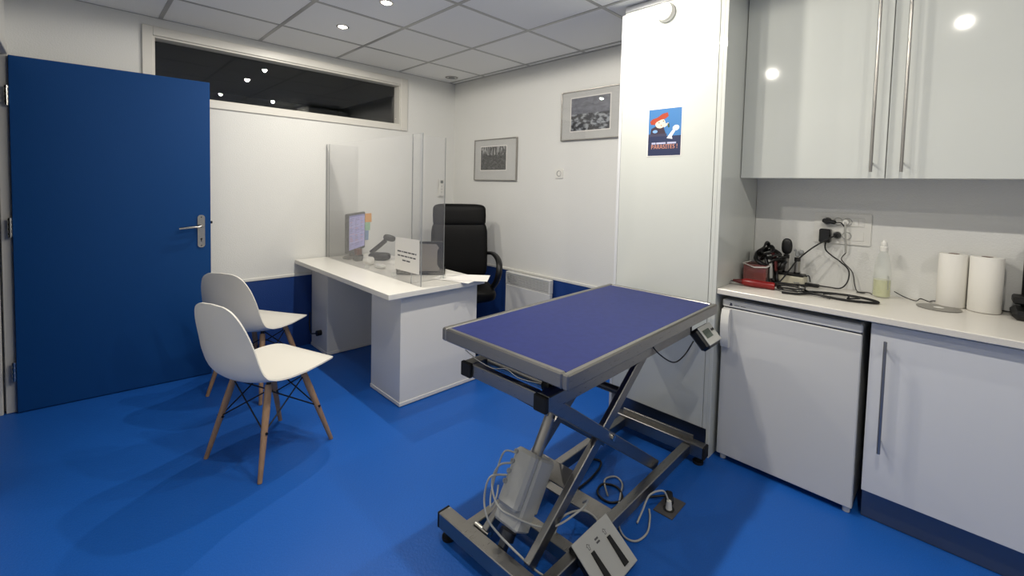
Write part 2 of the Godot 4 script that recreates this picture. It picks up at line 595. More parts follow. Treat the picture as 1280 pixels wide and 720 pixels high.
# ------------------------------------------------------------------ the room
func build_room() -> void:
	var f := put(box_of(-4.6, 0.12, -0.1, 0.0, -3.0, 6.5, 0.0), "floor", mt.floor)
	f.set_meta("kind", "structure")
	# wall with the transom opening
	var st := new_st()
	bc(st, -3.4, -2.515, 0, 2.6, -0.1, 0, 0)
	bc(st, -0.648, 0.12, 0, 2.6, -0.1, 0, 0)
	bc(st, -2.515, -0.648, 0, 1.943, -0.1, 0, 0)
	bc(st, -2.515, -0.648, 2.33, 2.6, -0.1, 0, 0)
	var wbk := put(st, "wall_back", mt.wall)
	wbk.set_meta("kind", "structure")
	put(box_of(-3.17, 0.0, 0.0, 0.595, 0.0, 0.006, 0.001), "wainscot", mt.wall_blue, wbk)
	var wr := put(box_of(0, 0.12, 0, 2.6, -0.1, 6.5, 0), "wall_right", mt.wall)
	wr.set_meta("kind", "structure")
	put(box_of(-0.006, 0.0, 0.0, 0.595, 0.006, 2.39, 0.001), "wainscot", mt.wall_blue, wr)
	# dado rails
	var tr := put(box_of(-3.15, -0.012, 0.595, 0.618, 0.0, 0.012, 0.003), "trim_1", mt.trim)
	tr.set_meta("kind", "structure")
	tr = put(box_of(-0.012, 0.0, 0.595, 0.618, 0.0, 2.388, 0.003), "trim_2", mt.trim)
	tr.set_meta("kind", "structure")
	# left wall with the doorway next to the corner
	st = new_st()
	bc(st, -3.29, -3.17, 2.075, 2.6, -0.1, 6.5, 0.0)
	bc(st, -3.29, -3.17, 0, 2.075, 1.07, 6.5, 0.0)
	var wl := put(st, "wall_left", mt.wall)
	wl.set_meta("kind", "structure")
	# wall behind the camera, and the hall beyond the doorway and beyond the transom
	var wf := put(box_of(-3.4, 0.12, 0, 2.6, 6.4, 6.5, 0), "wall_front", mt.wall)
	wf.set_meta("kind", "structure")
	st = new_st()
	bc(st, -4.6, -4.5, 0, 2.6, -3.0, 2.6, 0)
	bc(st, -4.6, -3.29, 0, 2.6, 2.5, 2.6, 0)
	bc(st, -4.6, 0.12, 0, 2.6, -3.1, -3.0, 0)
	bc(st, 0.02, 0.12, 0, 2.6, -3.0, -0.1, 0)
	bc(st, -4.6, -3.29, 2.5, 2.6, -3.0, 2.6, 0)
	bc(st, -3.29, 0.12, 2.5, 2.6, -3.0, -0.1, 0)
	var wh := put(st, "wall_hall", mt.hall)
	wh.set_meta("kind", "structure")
	# suspended ceiling: slab, tiles and rails
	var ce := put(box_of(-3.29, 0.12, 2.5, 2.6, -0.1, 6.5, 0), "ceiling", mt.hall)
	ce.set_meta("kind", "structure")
	var xs := [0.0]
	for i in 6: xs.append(-0.073 - 0.6 * i)
	xs.append(-3.17)
	var zs := [0.0]
	for j in 10: zs.append(0.502 + 0.6 * j)
	zs.append(6.4)
	for i in xs.size() - 1:
		for j in zs.size() - 1:
			var x1: float = xs[i]
			var x0: float = xs[i + 1]
			var z0: float = zs[j]
			var z1: float = zs[j + 1]
			if x1 - x0 < 0.03 or z1 - z0 < 0.03: continue
			var key := "tile %.3f %.3f" % [x1 - x0, z1 - z0]
			if not mesh_cache.has(key):
				var s := new_st()
				bx(s, Vector3.ZERO, Vector3(x1 - x0 - 0.006, 0.016, z1 - z0 - 0.006), 0.001)
				mesh_cache[key] = s.commit()
			var o := MeshInstance3D.new()
			o.mesh = mesh_cache[key]
			o.material_override = mt.tile
			o.name = "ceiling_tile"
			ce.add_child(o, true)
			o.position = Vector3((x0 + x1) * 0.5, H + 0.008, (z0 + z1) * 0.5)
	for i in range(1, xs.size() - 1):
		put(box_of(xs[i] - 0.012, xs[i] + 0.012, H - 0.003, H + 0.03, 0, 6.4, 0.001), "ceiling_rail", mt.rail, ce)
	for j in range(1, zs.size() - 1):
		put(box_of(-3.17, 0, H - 0.0025, H + 0.03, zs[j] - 0.012, zs[j] + 0.012, 0.001), "ceiling_rail", mt.rail, ce)
	put(box_of(-0.022, 0, H - 0.003, H + 0.02, 0, 6.4, 0.001), "edge_rail", mt.rail, ce)
	put(box_of(-3.17, -3.148, H - 0.003, H + 0.02, 0, 6.4, 0.001), "edge_rail", mt.rail, ce)
	put(box_of(-3.17, 0, H - 0.003, H + 0.02, 0, 0.008, 0.001), "edge_rail", mt.rail, ce)

func build_transom() -> void:
	var w := structure("window_1", "wide internal transom window with a dark pane above the desk")
	# architrave
	var st := new_st()
	bc(st, -2.572, -2.515, 1.893, 2.39, 0, 0.014, 0.003)
	bc(st, -0.648, -0.576, 1.893, 2.39, 0, 0.014, 0.003)
	bc(st, -2.515, -0.648, 2.33, 2.39, 0, 0.014, 0.003)
	bc(st, -2.515, -0.648, 1.893, 1.943, 0, 0.014, 0.003)
	put(st, "frame", mt.frame, w)
	st = new_st()
	bc(st, -2.515, -2.503, 1.943, 2.33, -0.1, 0.0, 0.001)
	bc(st, -0.66, -0.648, 1.943, 2.33, -0.1, 0.0, 0.001)
	bc(st, -2.503, -0.66, 2.318, 2.33, -0.1, 0.0, 0.001)
	bc(st, -2.503, -0.66, 1.943, 1.955, -0.1, 0.0, 0.001)
	put(st, "reveal", mt.frame, w)
	put(box_of(-2.503, -0.66, 1.955, 2.318, -0.073, -0.067, 0.0), "pane", mt.glass, w)

func build_door() -> void:
	# steel frame of the doorway: hinge post in the corner, lintel, far post
	var fr := structure("trim_3")
	var st := new_st()
	bc(st, -3.203, -3.158, 0, 2.075, 0.0, 0.052, 0.003)
	bc(st, -3.30, -3.212, 0, 2.075, 0.0, 0.06, 0.003)
	put(st, "hinge_post", mt.frame, fr)
	st = new_st()
	bc(st, -3.30, -3.158, 2.05, 2.1, 0.06, 1.1, 0.003)
	put(st, "lintel", mt.frame, fr)
	st = new_st()
	bc(st, -3.30, -3.158, 0, 2.05, 1.02, 1.075, 0.003)
	put(st, "latch_post", mt.frame, fr)
	var d := structure("door_1", "plain blue door standing open against the white wall")
	d.position = Vector3(-3.157, 0, 0.085)
	d.rotation.y = -0.0853
	var W := 0.9346
	st = new_st()
	bx(st, Vector3(W * 0.5, 1.025, -0.02), Vector3(W, 2.04, 0.04), 0.0025)
	put(st, "leaf", mt.door, d, false)
	# hinges
	for y in [0.25, 1.08, 1.82]:
		st = new_st()
		cyl(st, Vector3(-0.008, y - 0.055, 0.004), Vector3(-0.008, y + 0.055, 0.004), 0.008)
		for k in 4: cyl(st, Vector3(-0.008, y - 0.04 + k * 0.027, 0.004), Vector3(-0.008, y - 0.03 + k * 0.027, 0.004), 0.0105)
		put(st, "hinge", mt.chrome, d, false)
	# handle
	var hx := W - 0.055
	st = new_st()
	prism(st, round_rect(0.042, 0.225, 0.019), 0.0, 0.008, Vector3(hx, 1.02, 0))
	var plate := put(st, "handle_plate", mt.chrome, d, false)
	st = new_st()
	tube(st, smooth_path([Vector3(hx, 1.055, 0.008), Vector3(hx, 1.055, 0.04), Vector3(hx - 0.012, 1.055, 0.052), Vector3(hx - 0.06, 1.052, 0.054), Vector3(hx - 0.125, 1.044, 0.053)], 6), 0.009, 10)
	put(st, "lever", mt.chrome, plate, false)
	st = new_st()
	cyl(st, Vector3(hx, 0.966, 0.008), Vector3(hx, 0.966, 0.009), 0.006)
	bx(st, Vector3(hx, 0.957, 0.0085), Vector3(0.005, 0.018, 0.001), 0.0002)
	put(st, "keyhole", mt.black, plate, false)
	st = new_st()
	for y in [1.118, 0.922]: cyl(st, Vector3(hx, y, 0.008), Vector3(hx, y, 0.0095), 0.004)
	put(st, "screw", mt.steel_dark, plate, false)
	st = new_st()
	bx(st, Vector3(W + 0.006, 1.078, -0.02), Vector3(0.012, 0.018, 0.014), 0.002)
	put(st, "latch", mt.black, d, false)

# ------------------------------------------------------------------ kitchen run and cupboards
func build_tall_cabinet() -> void:
	var t := thing("tall_cabinet", "tall glossy white cupboard with a poster and a smoke alarm on it", "cabinet", Vector3(-0.3, 0, 2.69))
	put(box_of(-0.566, -0.03, 0.145, 2.40, 2.408, 2.974, 0.001), "body", mt.carcass, t)
	put(box_of(-0.587, -0.568, 0.147, 2.409, 2.4085, 2.953, 0.0015), "door", mt.lacquer, t)
	put(box_of(-0.587, -0.03, 0.0, 2.4, 2.388, 2.407, 0.0015), "side_panel", mt.laminate, t)
	put(box_of(-0.587, -0.031, 0.0, 2.441, 2.975, 2.993, 0.0015), "side_panel", mt.lacquer, t)
	put(box_of(-0.587, -0.566, 0.147, 2.409, 2.9555, 2.975, 0.0015), "stile", mt.lacquer, t)
	put(box_of(-0.586, -0.566, 2.412, 2.443, 2.4085, 2.974, 0.001), "filler_strip", mt.laminate, t)
	put(box_of(-0.545, -0.525, 0.002, 0.143, 2.408, 2.974, 0.001), "plinth", mt.plinth, t)

func cabinet_handle(x: float, z: float, y0: float, y1: float, parent: Node) -> void:
	var st := new_st()
	cyl(st, Vector3(x - 0.036, y0, z), Vector3(x - 0.036, y1, z), 0.006)
	for y in [y0 + 0.04, y1 - 0.04]: cyl(st, Vector3(x, y, z), Vector3(x - 0.036, y, z), 0.0045, -1, 12)
	put(st, "handle", mt.alu, parent)

func build_kitchen() -> void:
	var ws := put(box_of(-0.03, 0.0, 0.0, 2.44, 2.994, 6.4, 0.0), "wall_kitchen", mt.wall)
	ws.set_meta("kind", "structure")
	# wall cupboards
	var marks := [[2.996, 3.600, 3.553, "glossy white wall cupboard beside the tall cupboard, handle at its far edge"], [3.602, 4.206, 3.657, "glossy white wall cupboard above the paper rolls"], [4.208, 4.812, 4.76, "glossy white wall cupboard at the end of the row"]]
	for a in marks:
		var t := thing("wall_cupboard", a[3], "cupboard", Vector3(-0.18, 1.46, (a[0] + a[1]) * 0.5), 0, "wall cupboards over the worktop")
		put(box_of(-0.302, -0.031, 1.462, 2.44, a[0], a[1], 0.001), "body", mt.carcass, t)
		var d := put(box_of(-0.322, -0.3035, 1.4585, 2.438, a[0] + 0.0005, a[1] - 0.0005, 0.0015), "door", mt.lacquer, t)
		cabinet_handle(-0.322, a[2], 1.487, 2.42, d)
	# worktop
	var ct := single(box_of(-0.581, -0.031, 0.862, 0.89, 2.994, 5.19, 0.003), "worktop", mt.counter, "white speckled worktop running over the fridge and base cupboards", "worktop")
	ct.set_meta("group", "kitchen run")
	# base cupboards
	for a in [[3.609, 4.206, 3.661, "white base cupboard with a long bar handle, beside the fridge"], [4.208, 4.806, 4.75, "white base cupboard at the end of the run"]]:
		var t := thing("base_cupboard", a[3], "cupboard", Vector3(-0.3, 0, (a[0] + a[1]) * 0.5), 0, "base cupboards under the worktop")
		put(box_of(-0.524, -0.032, 0.134, 0.861, a[0], a[1], 0.001), "body", mt.carcass, t)
		var d := put(box_of(-0.543, -0.526, 0.134, 0.852, a[0] + 0.001, a[1] - 0.001, 0.0015), "door", mt.laminate, t)
		cabinet_handle(-0.543, a[2], 0.327, 0.792, d)
		put(box_of(-0.503, -0.487, 0.002, 0.133, a[0], a[1], 0.001), "plinth", mt.plinth, t)
	# fridge
	var f := thing("fridge", "white under-counter fridge with a small white handle", "fridge", Vector3(-0.3, 0, 3.298))
	put(box_of(-0.5, -0.06, 0.03, 0.83, 3.016, 3.580, 0.004), "body", mt.enamel, f)
	var fd := put(box_of(-0.543, -0.505, 0.028, 0.792, 3.014, 3.582, 0.004), "door", mt.enamel, f)
	var lid := put(box_of(-0.545, -0.06, 0.798, 0.835, 3.013, 3.583, 0.005), "top_panel", mt.white_plastic, f)
	put(box_of(-0.535, -0.06, 0.79, 0.8, 3.02, 3.576, 0.001), "gasket", mt.black, f)
	var st := new_st()
	prism(st, PackedVector2Array([Vector2(0, 0.592), Vector2(-0.02, 0.595), Vector2(-0.032, 0.64), Vector2(-0.036, 0.70), Vector2(-0.033, 0.755), Vector2(-0.022, 0.787), Vector2(0, 0.79)]), 3.018, 3.056, Vector3(-0.543, 0, 0))
	put(st, "handle", mt.white_plastic, fd)
	for z in [3.04, 3.56]:
		st = new_st()
		cyl(st, Vector3(-0.515, 0.0, z), Vector3(-0.515, 0.03, z), 0.014)
		put(st, "foot", mt.white_plastic, f)
	# maker's mark on the top panel: a dark blue emblem and a grey line of small lettering
	st = new_st()
	prism(st, PackedVector2Array([Vector2(0, 0), Vector2(0.014, 0), Vector2(0.017, 0.006), Vector2(0.011, 0.007), Vector2(0.015, 0.012), Vector2(0.004, 0.014), Vector2(0.006, 0.007)]), 0, 0.0006, Vector3(-0.545, 0.807, 3.045), Basis(Vector3(0, 0, 1), Vector3.UP, Vector3(-1, 0, 0)))
	put(st, "emblem", mt.navy, lid)
	st = new_st()
	for k in 2: bx(st, Vector3(-0.5453, 0.812, 3.082 + k * 0.03), Vector3(0.0006, 0.0035, 0.024), 0.0001)
	put(st, "lettering", mt.grey_plastic, lid)

# ------------------------------------------------------------------ examination table
func build_exam_table() -> void:
	var t := thing("examination_table", "stainless steel scissor lift examination table with a blue top", "table", Vector3(-1.294, 0, 2.754), 0.028)
	var TY := 0.835
	var L := 0.604
	var Wd := 0.301
	# tray edge
	var st := new_st()
	for s in [-1.0, 1.0]:
		bx(st, Vector3(0, TY - 0.025, s * (Wd - 0.012)), Vector3(2 * L, 0.05, 0.024), 0.005)
		bx(st, Vector3(s * (L - 0.012), TY - 0.025, 0), Vector3(0.024, 0.05, 2 * Wd - 0.048), 0.005)
	put(st, "edge_frame", mt.steel, t, false)
	st = new_st()
	bx(st, Vector3(0, TY - 0.012, 0), Vector3(2 * L - 0.048, 0.018, 2 * Wd - 0.048), 0.001)
	put(st, "top_board", mt.table_blue, t, false)
	# frame under the top: two long tubes with black caps, cross tubes
	for s in [-1.0, 1.0]:
		st = new_st()
		bx(st, Vector3(-0.02, 0.70, s * 0.18), Vector3(1.1, 0.05, 0.05), 0.003)
		put(st, "frame_tube", mt.steel, t, false)
		st = new_st()
		bx(st, Vector3(-0.578, 0.70, s * 0.18), Vector3(0.018, 0.054, 0.054), 0.004)
		put(st, "end_cap", mt.rubber, t, false)
		st = new_st()
		bx(st, Vector3(0.538, 0.70, s * 0.18), Vector3(0.018, 0.054, 0.054), 0.004)
		put(st, "end_cap", mt.rubber, t, false)
	st = new_st()
	bx(st, Vector3(-0.56, 0.70, 0), Vector3(0.03, 0.05, 0.31), 0.003)
	put(st, "cross_tube", mt.steel, t, false)
	st = new_st()
	bx(st, Vector3(0.45, 0.70, 0), Vector3(0.05, 0.05, 0.31), 0.003)
	put(st, "cross_tube", mt.steel, t, false)
	st = new_st()
	cyl(st, Vector3(-0.48, 0.715, -0.15), Vector3(-0.48, 0.715, 0.12), 0.024)
	put(st, "roller", mt.alu, t, false)
	st = new_st()
	cyl(st, Vector3(-0.48, 0.715, 0.12), Vector3(-0.48, 0.715, 0.152), 0.027)
	put(st, "roller_cap", mt.rubber, t, false)
	for xx in [-0.25, 0.3]:
		for zz in [-0.18, 0.18]:
			st = new_st()
			bx(st, Vector3(xx, 0.758, zz), Vector3(0.09, 0.066, 0.04), 0.002)
			put(st, "load_cell", mt.steel_dark, t, false)
	# scissor arms
	for s in [-1.0, 1.0]:
		st = new_st()
		bar(st, Vector3(-0.53, 0.085, s * 0.105), Vector3(0.325, 0.68, s * 0.105), 0.026, 0.05)
		put(st, "scissor_arm", mt.steel, t, false)
		st = new_st()
		bar(st, Vector3(-0.50, 0.665, s * 0.142), Vector3(0.335, 0.075, s * 0.142), 0.026, 0.05)
		put(st, "scissor_arm", mt.steel, t, false)
	st = new_st()
	cyl(st, Vector3(-0.09, 0.385, -0.165), Vector3(-0.09, 0.385, 0.165), 0.012)
	put(st, "pivot", mt.chrome, t, false)
	st = new_st()
	cyl(st, Vector3(-0.53, 0.085, -0.165), Vector3(-0.53, 0.085, -0.09), 0.011)
	put(st, "axle", mt.chrome, t, false)
	st = new_st()
	bx(st, Vector3(-0.27, 0.255, 0), Vector3(0.075, 0.008, 0.19), 0.001, Basis(Vector3(0, 0, 1), 0.6))
	put(st, "cross_plate", mt.steel, t, false)
	st = new_st()
	bx(st, Vector3(-0.10, 0.058, 0), Vector3(0.09, 0.008, 0.32), 0.001)
	put(st, "base_plate", mt.steel, t, false)
	st = new_st()
	bx(st, Vector3(-0.36, 0.058, 0), Vector3(0.05, 0.05, 0.32), 0.002)
	put(st, "base_plate", mt.steel, t, false)
	st = new_st()
	cyl(st, Vector3(0.08, 0.495, -0.09), Vector3(0.08, 0.495, 0.09), 0.018)
	put(st, "upper_axle", mt.steel_dark, t, false)
	# base frame
	for s in [-1.0, 1.0]:
		st = new_st()
		bx(st, Vector3(0.02, 0.065, s * 0.182), Vector3(1.15, 0.05, 0.04), 0.003)
		put(st, "base_rail", mt.steel, t, false)
	for a in [[-0.58, 0.295], [0.625, 0.265]]:
		st = new_st()
		bx(st, Vector3(a[0], 0.07, 0), Vector3(0.055, 0.062, 2 * a[1]), 0.003)
		put(st, "base_beam", mt.steel, t, false)
		for s in [-1.0, 1.0]:
			st = new_st()
			cyl(st, Vector3(a[0], 0, s * (a[1] - 0.03)), Vector3(a[0], 0.012, s * (a[1] - 0.03)), 0.026)
			cyl(st, Vector3(a[0], 0.012, s * (a[1] - 0.03)), Vector3(a[0], 0.04, s * (a[1] - 0.03)), 0.012)
			put(st, "foot", mt.rubber, t, false)
			st = new_st()
			bx(st, Vector3(a[0], 0.07, s * (a[1] + 0.004)), Vector3(0.057, 0.064, 0.012), 0.004)
			put(st, "end_cap", mt.rubber, t, false)
	# upright guard plate at the wall end of the base
	st = new_st()
	bx(st, Vector3(0.64, 0.098, 0.0), Vector3(0.012, 0.05, 0.4), 0.001)
	put(st, "guard_plate", mt.steel, t, false)
	# lifting motor: column of the actuator and its grey housing
	var a0 := Vector3(-0.53, 0.09, -0.015)
	var a1 := Vector3(-0.20, 0.60, -0.015)
	var f := frame_of(a1 - a0)
	st = new_st()
	cyl(st, a0.lerp(a1, 0.1), a0.lerp(a1, 0.75), 0.022)
	cyl(st, a0.lerp(a1, 0.75), a1, 0.012)
	put(st, "actuator_rod", mt.alu, t, false)
	st = new_st()
	bx(st, a0.lerp(a1, 0.31), Vector3(0.115, 0.25, 0.085), 0.008, f)
	var hs := put(st, "motor_housing", mt.light_grey, t, false)
	st = new_st()
	bx(st, a0.lerp(a1, 0.36) + f * Vector3(0.0, 0, 0.055), Vector3(0.095, 0.20, 0.045), 0.012, f)
	bx(st, a0.lerp(a1, 0.36) + f * Vector3(0.0, 0, -0.055), Vector3(0.095, 0.20, 0.045), 0.012, f)
	put(st, "housing_cover", mt.light_grey, hs, false)
	st = new_st()
	cyl(st, a0 + f * Vector3(0, 0.02, 0), a0 + f * Vector3(0, 0.05, 0), 0.03)
	bx(st, a0 + f * Vector3(0, 0.0, 0), Vector3(0.03, 0.05, 0.03), 0.003, f)
	put(st, "clevis", mt.steel_dark, t, false)
	for k in 4:
		st = new_st()
		var p := a0.lerp(a1, 0.40) + f * Vector3(-0.036, -0.05 + 0.035 * k, 0.077)
		lathe(st, [Vector2(0, 0), Vector2(0.009, 0), Vector2(0.009, 0.006), Vector2(0.005, 0.007), Vector2(0, 0.003)], p, Basis(f.x, f.z, -f.y), 12)
		put(st, "socket", mt.grey_plastic, hs, false)
	# scale display clipped under the edge
	var q := Basis(Vector3(1, 0, 0), -0.75)
	st = new_st()
	bx(st, Vector3(0.44, 0.712, 0.31), Vector3(0.15, 0.10, 0.05), 0.012, q)
	var sd := put(st, "scale_display", mt.black, t, false)
	st = new_st()
	bx(st, Vector3(0.44, 0.712, 0.31) + q * Vector3(0.0, 0.003, 0.026), Vector3(0.138, 0.088, 0.006), 0.002, q)
	put(st, "face", mt.light_grey, sd, false)
	st = new_st()
	bx(st, Vector3(0.44, 0.712, 0.31) + q * Vector3(-0.018, 0.008, 0.0295), Vector3(0.072, 0.038, 0.001), 0.0003, q)
	put(st, "screen", mt.lcd, sd, false)
	for k in 2:
		st = new_st()
		cyl(st, Vector3(0.44, 0.712, 0.31) + q * Vector3(0.038 + 0.016 * k, 0.014, 0.028), Vector3(0.44, 0.712, 0.31) + q * Vector3(0.038 + 0.016 * k, 0.014, 0.031), 0.006)
		put(st, "button", mt.black, sd, false)
	put(cable([Vector3(0.38, 0.70, 0.28), Vector3(0.33, 0.64, 0.26), Vector3(0.24, 0.63, 0.25), Vector3(0.16, 0.68, 0.22), Vector3(0.12, 0.73, 0.2)], 0.003), "cable", mt.black, t, false)
	put(cable([Vector3(-0.57, 0.765, -0.2), Vector3(-0.565, 0.745, -0.14), Vector3(-0.56, 0.735, -0.06), Vector3(-0.555, 0.75, 0.0), Vector3(-0.55, 0.735, 0.06), Vector3(-0.52, 0.73, 0.13)], 0.0022), "wire", mt.chrome, t, false)
	# motor leads, gathered in loops at the side of the housing
	var hz := func(u: float, v: float, w: float) -> Vector3: return a0.lerp(a1, u) + f * Vector3(v, 0, w)
	put(cable([hz.call(0.42, -0.036, 0.08), hz.call(0.38, -0.06, 0.115), hz.call(0.28, -0.075, 0.10), hz.call(0.2, -0.03, 0.095), hz.call(0.18, 0.03, 0.08), Vector3(-0.42, 0.16, 0.10), Vector3(-0.32, 0.2, 0.16), Vector3(-0.2, 0.16, 0.12), Vector3(-0.14, 0.09, 0.06)], 0.0038), "motor_lead", mt.cable_white, t, false)
	put(cable([hz.call(0.35, -0.036, 0.08), hz.call(0.30, -0.075, 0.12), hz.call(0.18, -0.08, 0.10), hz.call(0.10, -0.04, 0.09), hz.call(0.06, 0.0, 0.06), Vector3(-0.545, 0.12, 0.06), Vector3(-0.5, 0.06, 0.13), Vector3(-0.44, 0.02, 0.18), Vector3(-0.38, 0.012, 0.22)], 0.0038), "motor_lead", mt.cable_white, t, false)
	put(cable([hz.call(0.48, -0.036, 0.08), hz.call(0.46, -0.07, 0.10), hz.call(0.36, -0.085, 0.085), hz.call(0.22, -0.075, 0.08), hz.call(0.16, -0.05, 0.085), hz.call(0.22, -0.035, 0.095), hz.call(0.28, -0.05, 0.09)], 0.0035), "motor_lead", mt.cable_white, t, false)

# ------------------------------------------------------------------ desk and protective screen
func build_desk() -> void:
	var t := thing("desk", "white desk with two box pedestals, end against the back wall", "desk", Vector3(-1.25, 0, 0.78))
	put(box_of(-1.615, -0.875, 0.702, 0.735, 0.014, 1.542, 0.002), "desk_top", mt.desk_top, t)
	for a in [[0.047, 0.368], [1.098, 1.472]]:
		var p := put(box_of(-1.492, -0.885, 0.004, 0.7015, a[0], a[1], 0.002), "pedestal", mt.desk_side, t)
		put(box_of(-1.496, -0.881, 0.004, 0.028, a[0] - 0.004, a[1] + 0.004, 0.002), "foot_strip", mt.desk_side, p)
	put(box_of(-0.95, -0.932, 0.30, 0.70, 0.37, 1.097, 0.001), "modesty_panel", mt.desk_side, t)

func build_screen() -> void:
	var t := thing("protective_screen", "clear acrylic protective screen standing on the white desk", "screen", Vector3(-1.36, 0.735, 0.75))
	var y0 := 0.7365
	var y1 := 1.70
	put(box_of(-1.363, -1.357, y0, y1, 0.02, 1.485, 0.0), "front_pane", mt.plexi, t)
	put(box_of(-1.356, -1.10, y0, y1, 0.056, 0.062, 0.0), "side_pane", mt.plexi, t)
	put(box_of(-1.356, -1.10, y0, y1, 1.36, 1.366, 0.0), "side_pane", mt.plexi, t)
	# polished edges and corner strips that show as fine lines
	for a in [[-1.3635, -1.3565, 1.485, 1.487], [-1.3635, -1.3565, 0.018, 0.02], [-1.1, -1.098, 1.3595, 1.3665], [-1.356, -1.352, 1.359, 1.367], [-1.356, -1.352, 0.055, 0.063]]:
		put(box_of(a[0], a[1], y0, y1, a[2], a[3], 0.0005), "pane_edge", mt.plexi_edge, t)
	for a in [[-1.115, 1.363], [-1.34, 1.1], [-1.34, 0.7], [-1.115, 0.06]]:
		var st := new_st()
		bx(st, Vector3(a[0] + 0.012, y0 + 0.012, a[1]), Vector3(0.03, 0.024, 0.03), 0.002)
		put(st, "foot", mt.clear_plastic, t)

# ------------------------------------------------------------------ chairs
func eames_chair(at: Vector3, turn: float, label: String) -> Node3D:
	var t := thing("shell_chair", label, "chair", at, turn, "white shell chairs")
	# profile seen from the side: forward = z
	var pr := [Vector3(0, 0.405, 0.262), Vector3(0, 0.432, 0.245), Vector3(0, 0.448, 0.20), Vector3(0, 0.448, 0.12), Vector3(0, 0.437, 0.025), Vector3(0, 0.429, -0.08), Vector3(0, 0.433, -0.16), Vector3(0, 0.46, -0.215), Vector3(0, 0.53, -0.245), Vector3(0, 0.63, -0.26), Vector3(0, 0.72, -0.272), Vector3(0, 0.79, -0.283), Vector3(0, 0.822, -0.288)]
	var cl := smooth_path(pr, 4)
	var hw := [0.19, 0.21, 0.226, 0.233, 0.235, 0.232, 0.226, 0.218, 0.21, 0.204, 0.198, 0.19, 0.182]
	var lift := [0.0, 0.0, 0.003, 0.007, 0.013, 0.024, 0.038, 0.046, 0.042, 0.033, 0.022, 0.012, 0.006]
	var n := cl.size()
	var m := 24
	var P := []
	var hints := []
	for i in n:
		var s := float(i) / (n - 1)
		var k := s * (pr.size() - 1)
		var k0 := mini(int(k), pr.size() - 2)
		var w: float = lerpf(hw[k0], hw[k0 + 1], k - k0)
		var lf: float = lerpf(lift[k0], lift[k0 + 1], k - k0)
		var d: Vector3 = (cl[mini(i + 1, n - 1)] - cl[maxi(i - 1, 0)]).normalized()
		var nr := Vector3(0, -d.z, d.y)
		# rounded ends of the outline
		var e := 1.0
		if s < 0.3: e = pow(1.0 - pow(1.0 - s / 0.3, 2.3), 1.0 / 2.3)
		if s > 0.66: e = pow(maxf(1.0 - pow((s - 0.66) / 0.34, 2.3), 0.0), 1.0 / 2.3)
		e = maxf(e, 0.02)
		hints.append(nr)
		var row := []
		for j in m + 1:
			var u := -1.0 + 2.0 * j / m
			var x := u * w * e
			var ru := absf(x) / w
			row.append(cl[i] + Vector3(x, 0, 0) + nr * lf * pow(ru, 2.3))
		P.append(row)
	var st := new_st()
	sheet(st, P, 0.007, func(i: int, _j: int) -> Vector3: return hints[i])
	put(st, "seat_shell", mt.shell, t, false)
	# legs
	var foot := {}
	var top := {}
	for sx in [-1.0, 1.0]:
		for sz in [-1.0, 1.0]:
			var a := Vector3(sx * 0.125, 0.405, sz * 0.095 - 0.01)
			var b := Vector3(sx * 0.202, 0.0, sz * 0.205 - 0.0)
			foot[[sx, sz]] = b
			top[[sx, sz]] = a
			st = new_st()
			var ln := a.distance_to(b)
			lathe(st, [Vector2(0, 0), Vector2(0.0095, 0), Vector2(0.0105, 0.004), Vector2(0.0165, ln * 0.72), Vector2(0.0155, ln), Vector2(0, ln)], b, frame_of(a - b), 16)
			put(st, "leg", mt.wood, t, false)
			st = new_st()
			cyl(st, Vector3(sx * 0.115, 0.425, sz * 0.085 - 0.01), a + (b - a) * 0.1, 0.011)
			put(st, "mount", mt.black, t, false)
	# crossed black rods
	for e in [[[-1.0, 1.0], [1.0, 1.0]], [[-1.0, -1.0], [1.0, -1.0]], [[-1.0, -1.0], [-1.0, 1.0]], [[1.0, -1.0], [1.0, 1.0]]]:
		for k in 2:
			var lo: Vector3 = top[e[k]].lerp(foot[e[k]], 0.5)
			var hi: Vector3 = top[e[1 - k]].lerp(foot[e[1 - k]], 0.06)
			st = new_st()
			cyl(st, lo, hi, 0.0035, -1, 8)
			put(st, "strut", mt.black, t, false)
	for k in foot:
		st = new_st()
		var p: Vector3 = top[k].lerp(foot[k], 0.5)
		cyl(st, p + Vector3(-0.02, 0, 0), p + Vector3(0.02, 0, 0), 0.006, -1, 10)
		put(st, "bolt", mt.black, t, false)
	return t

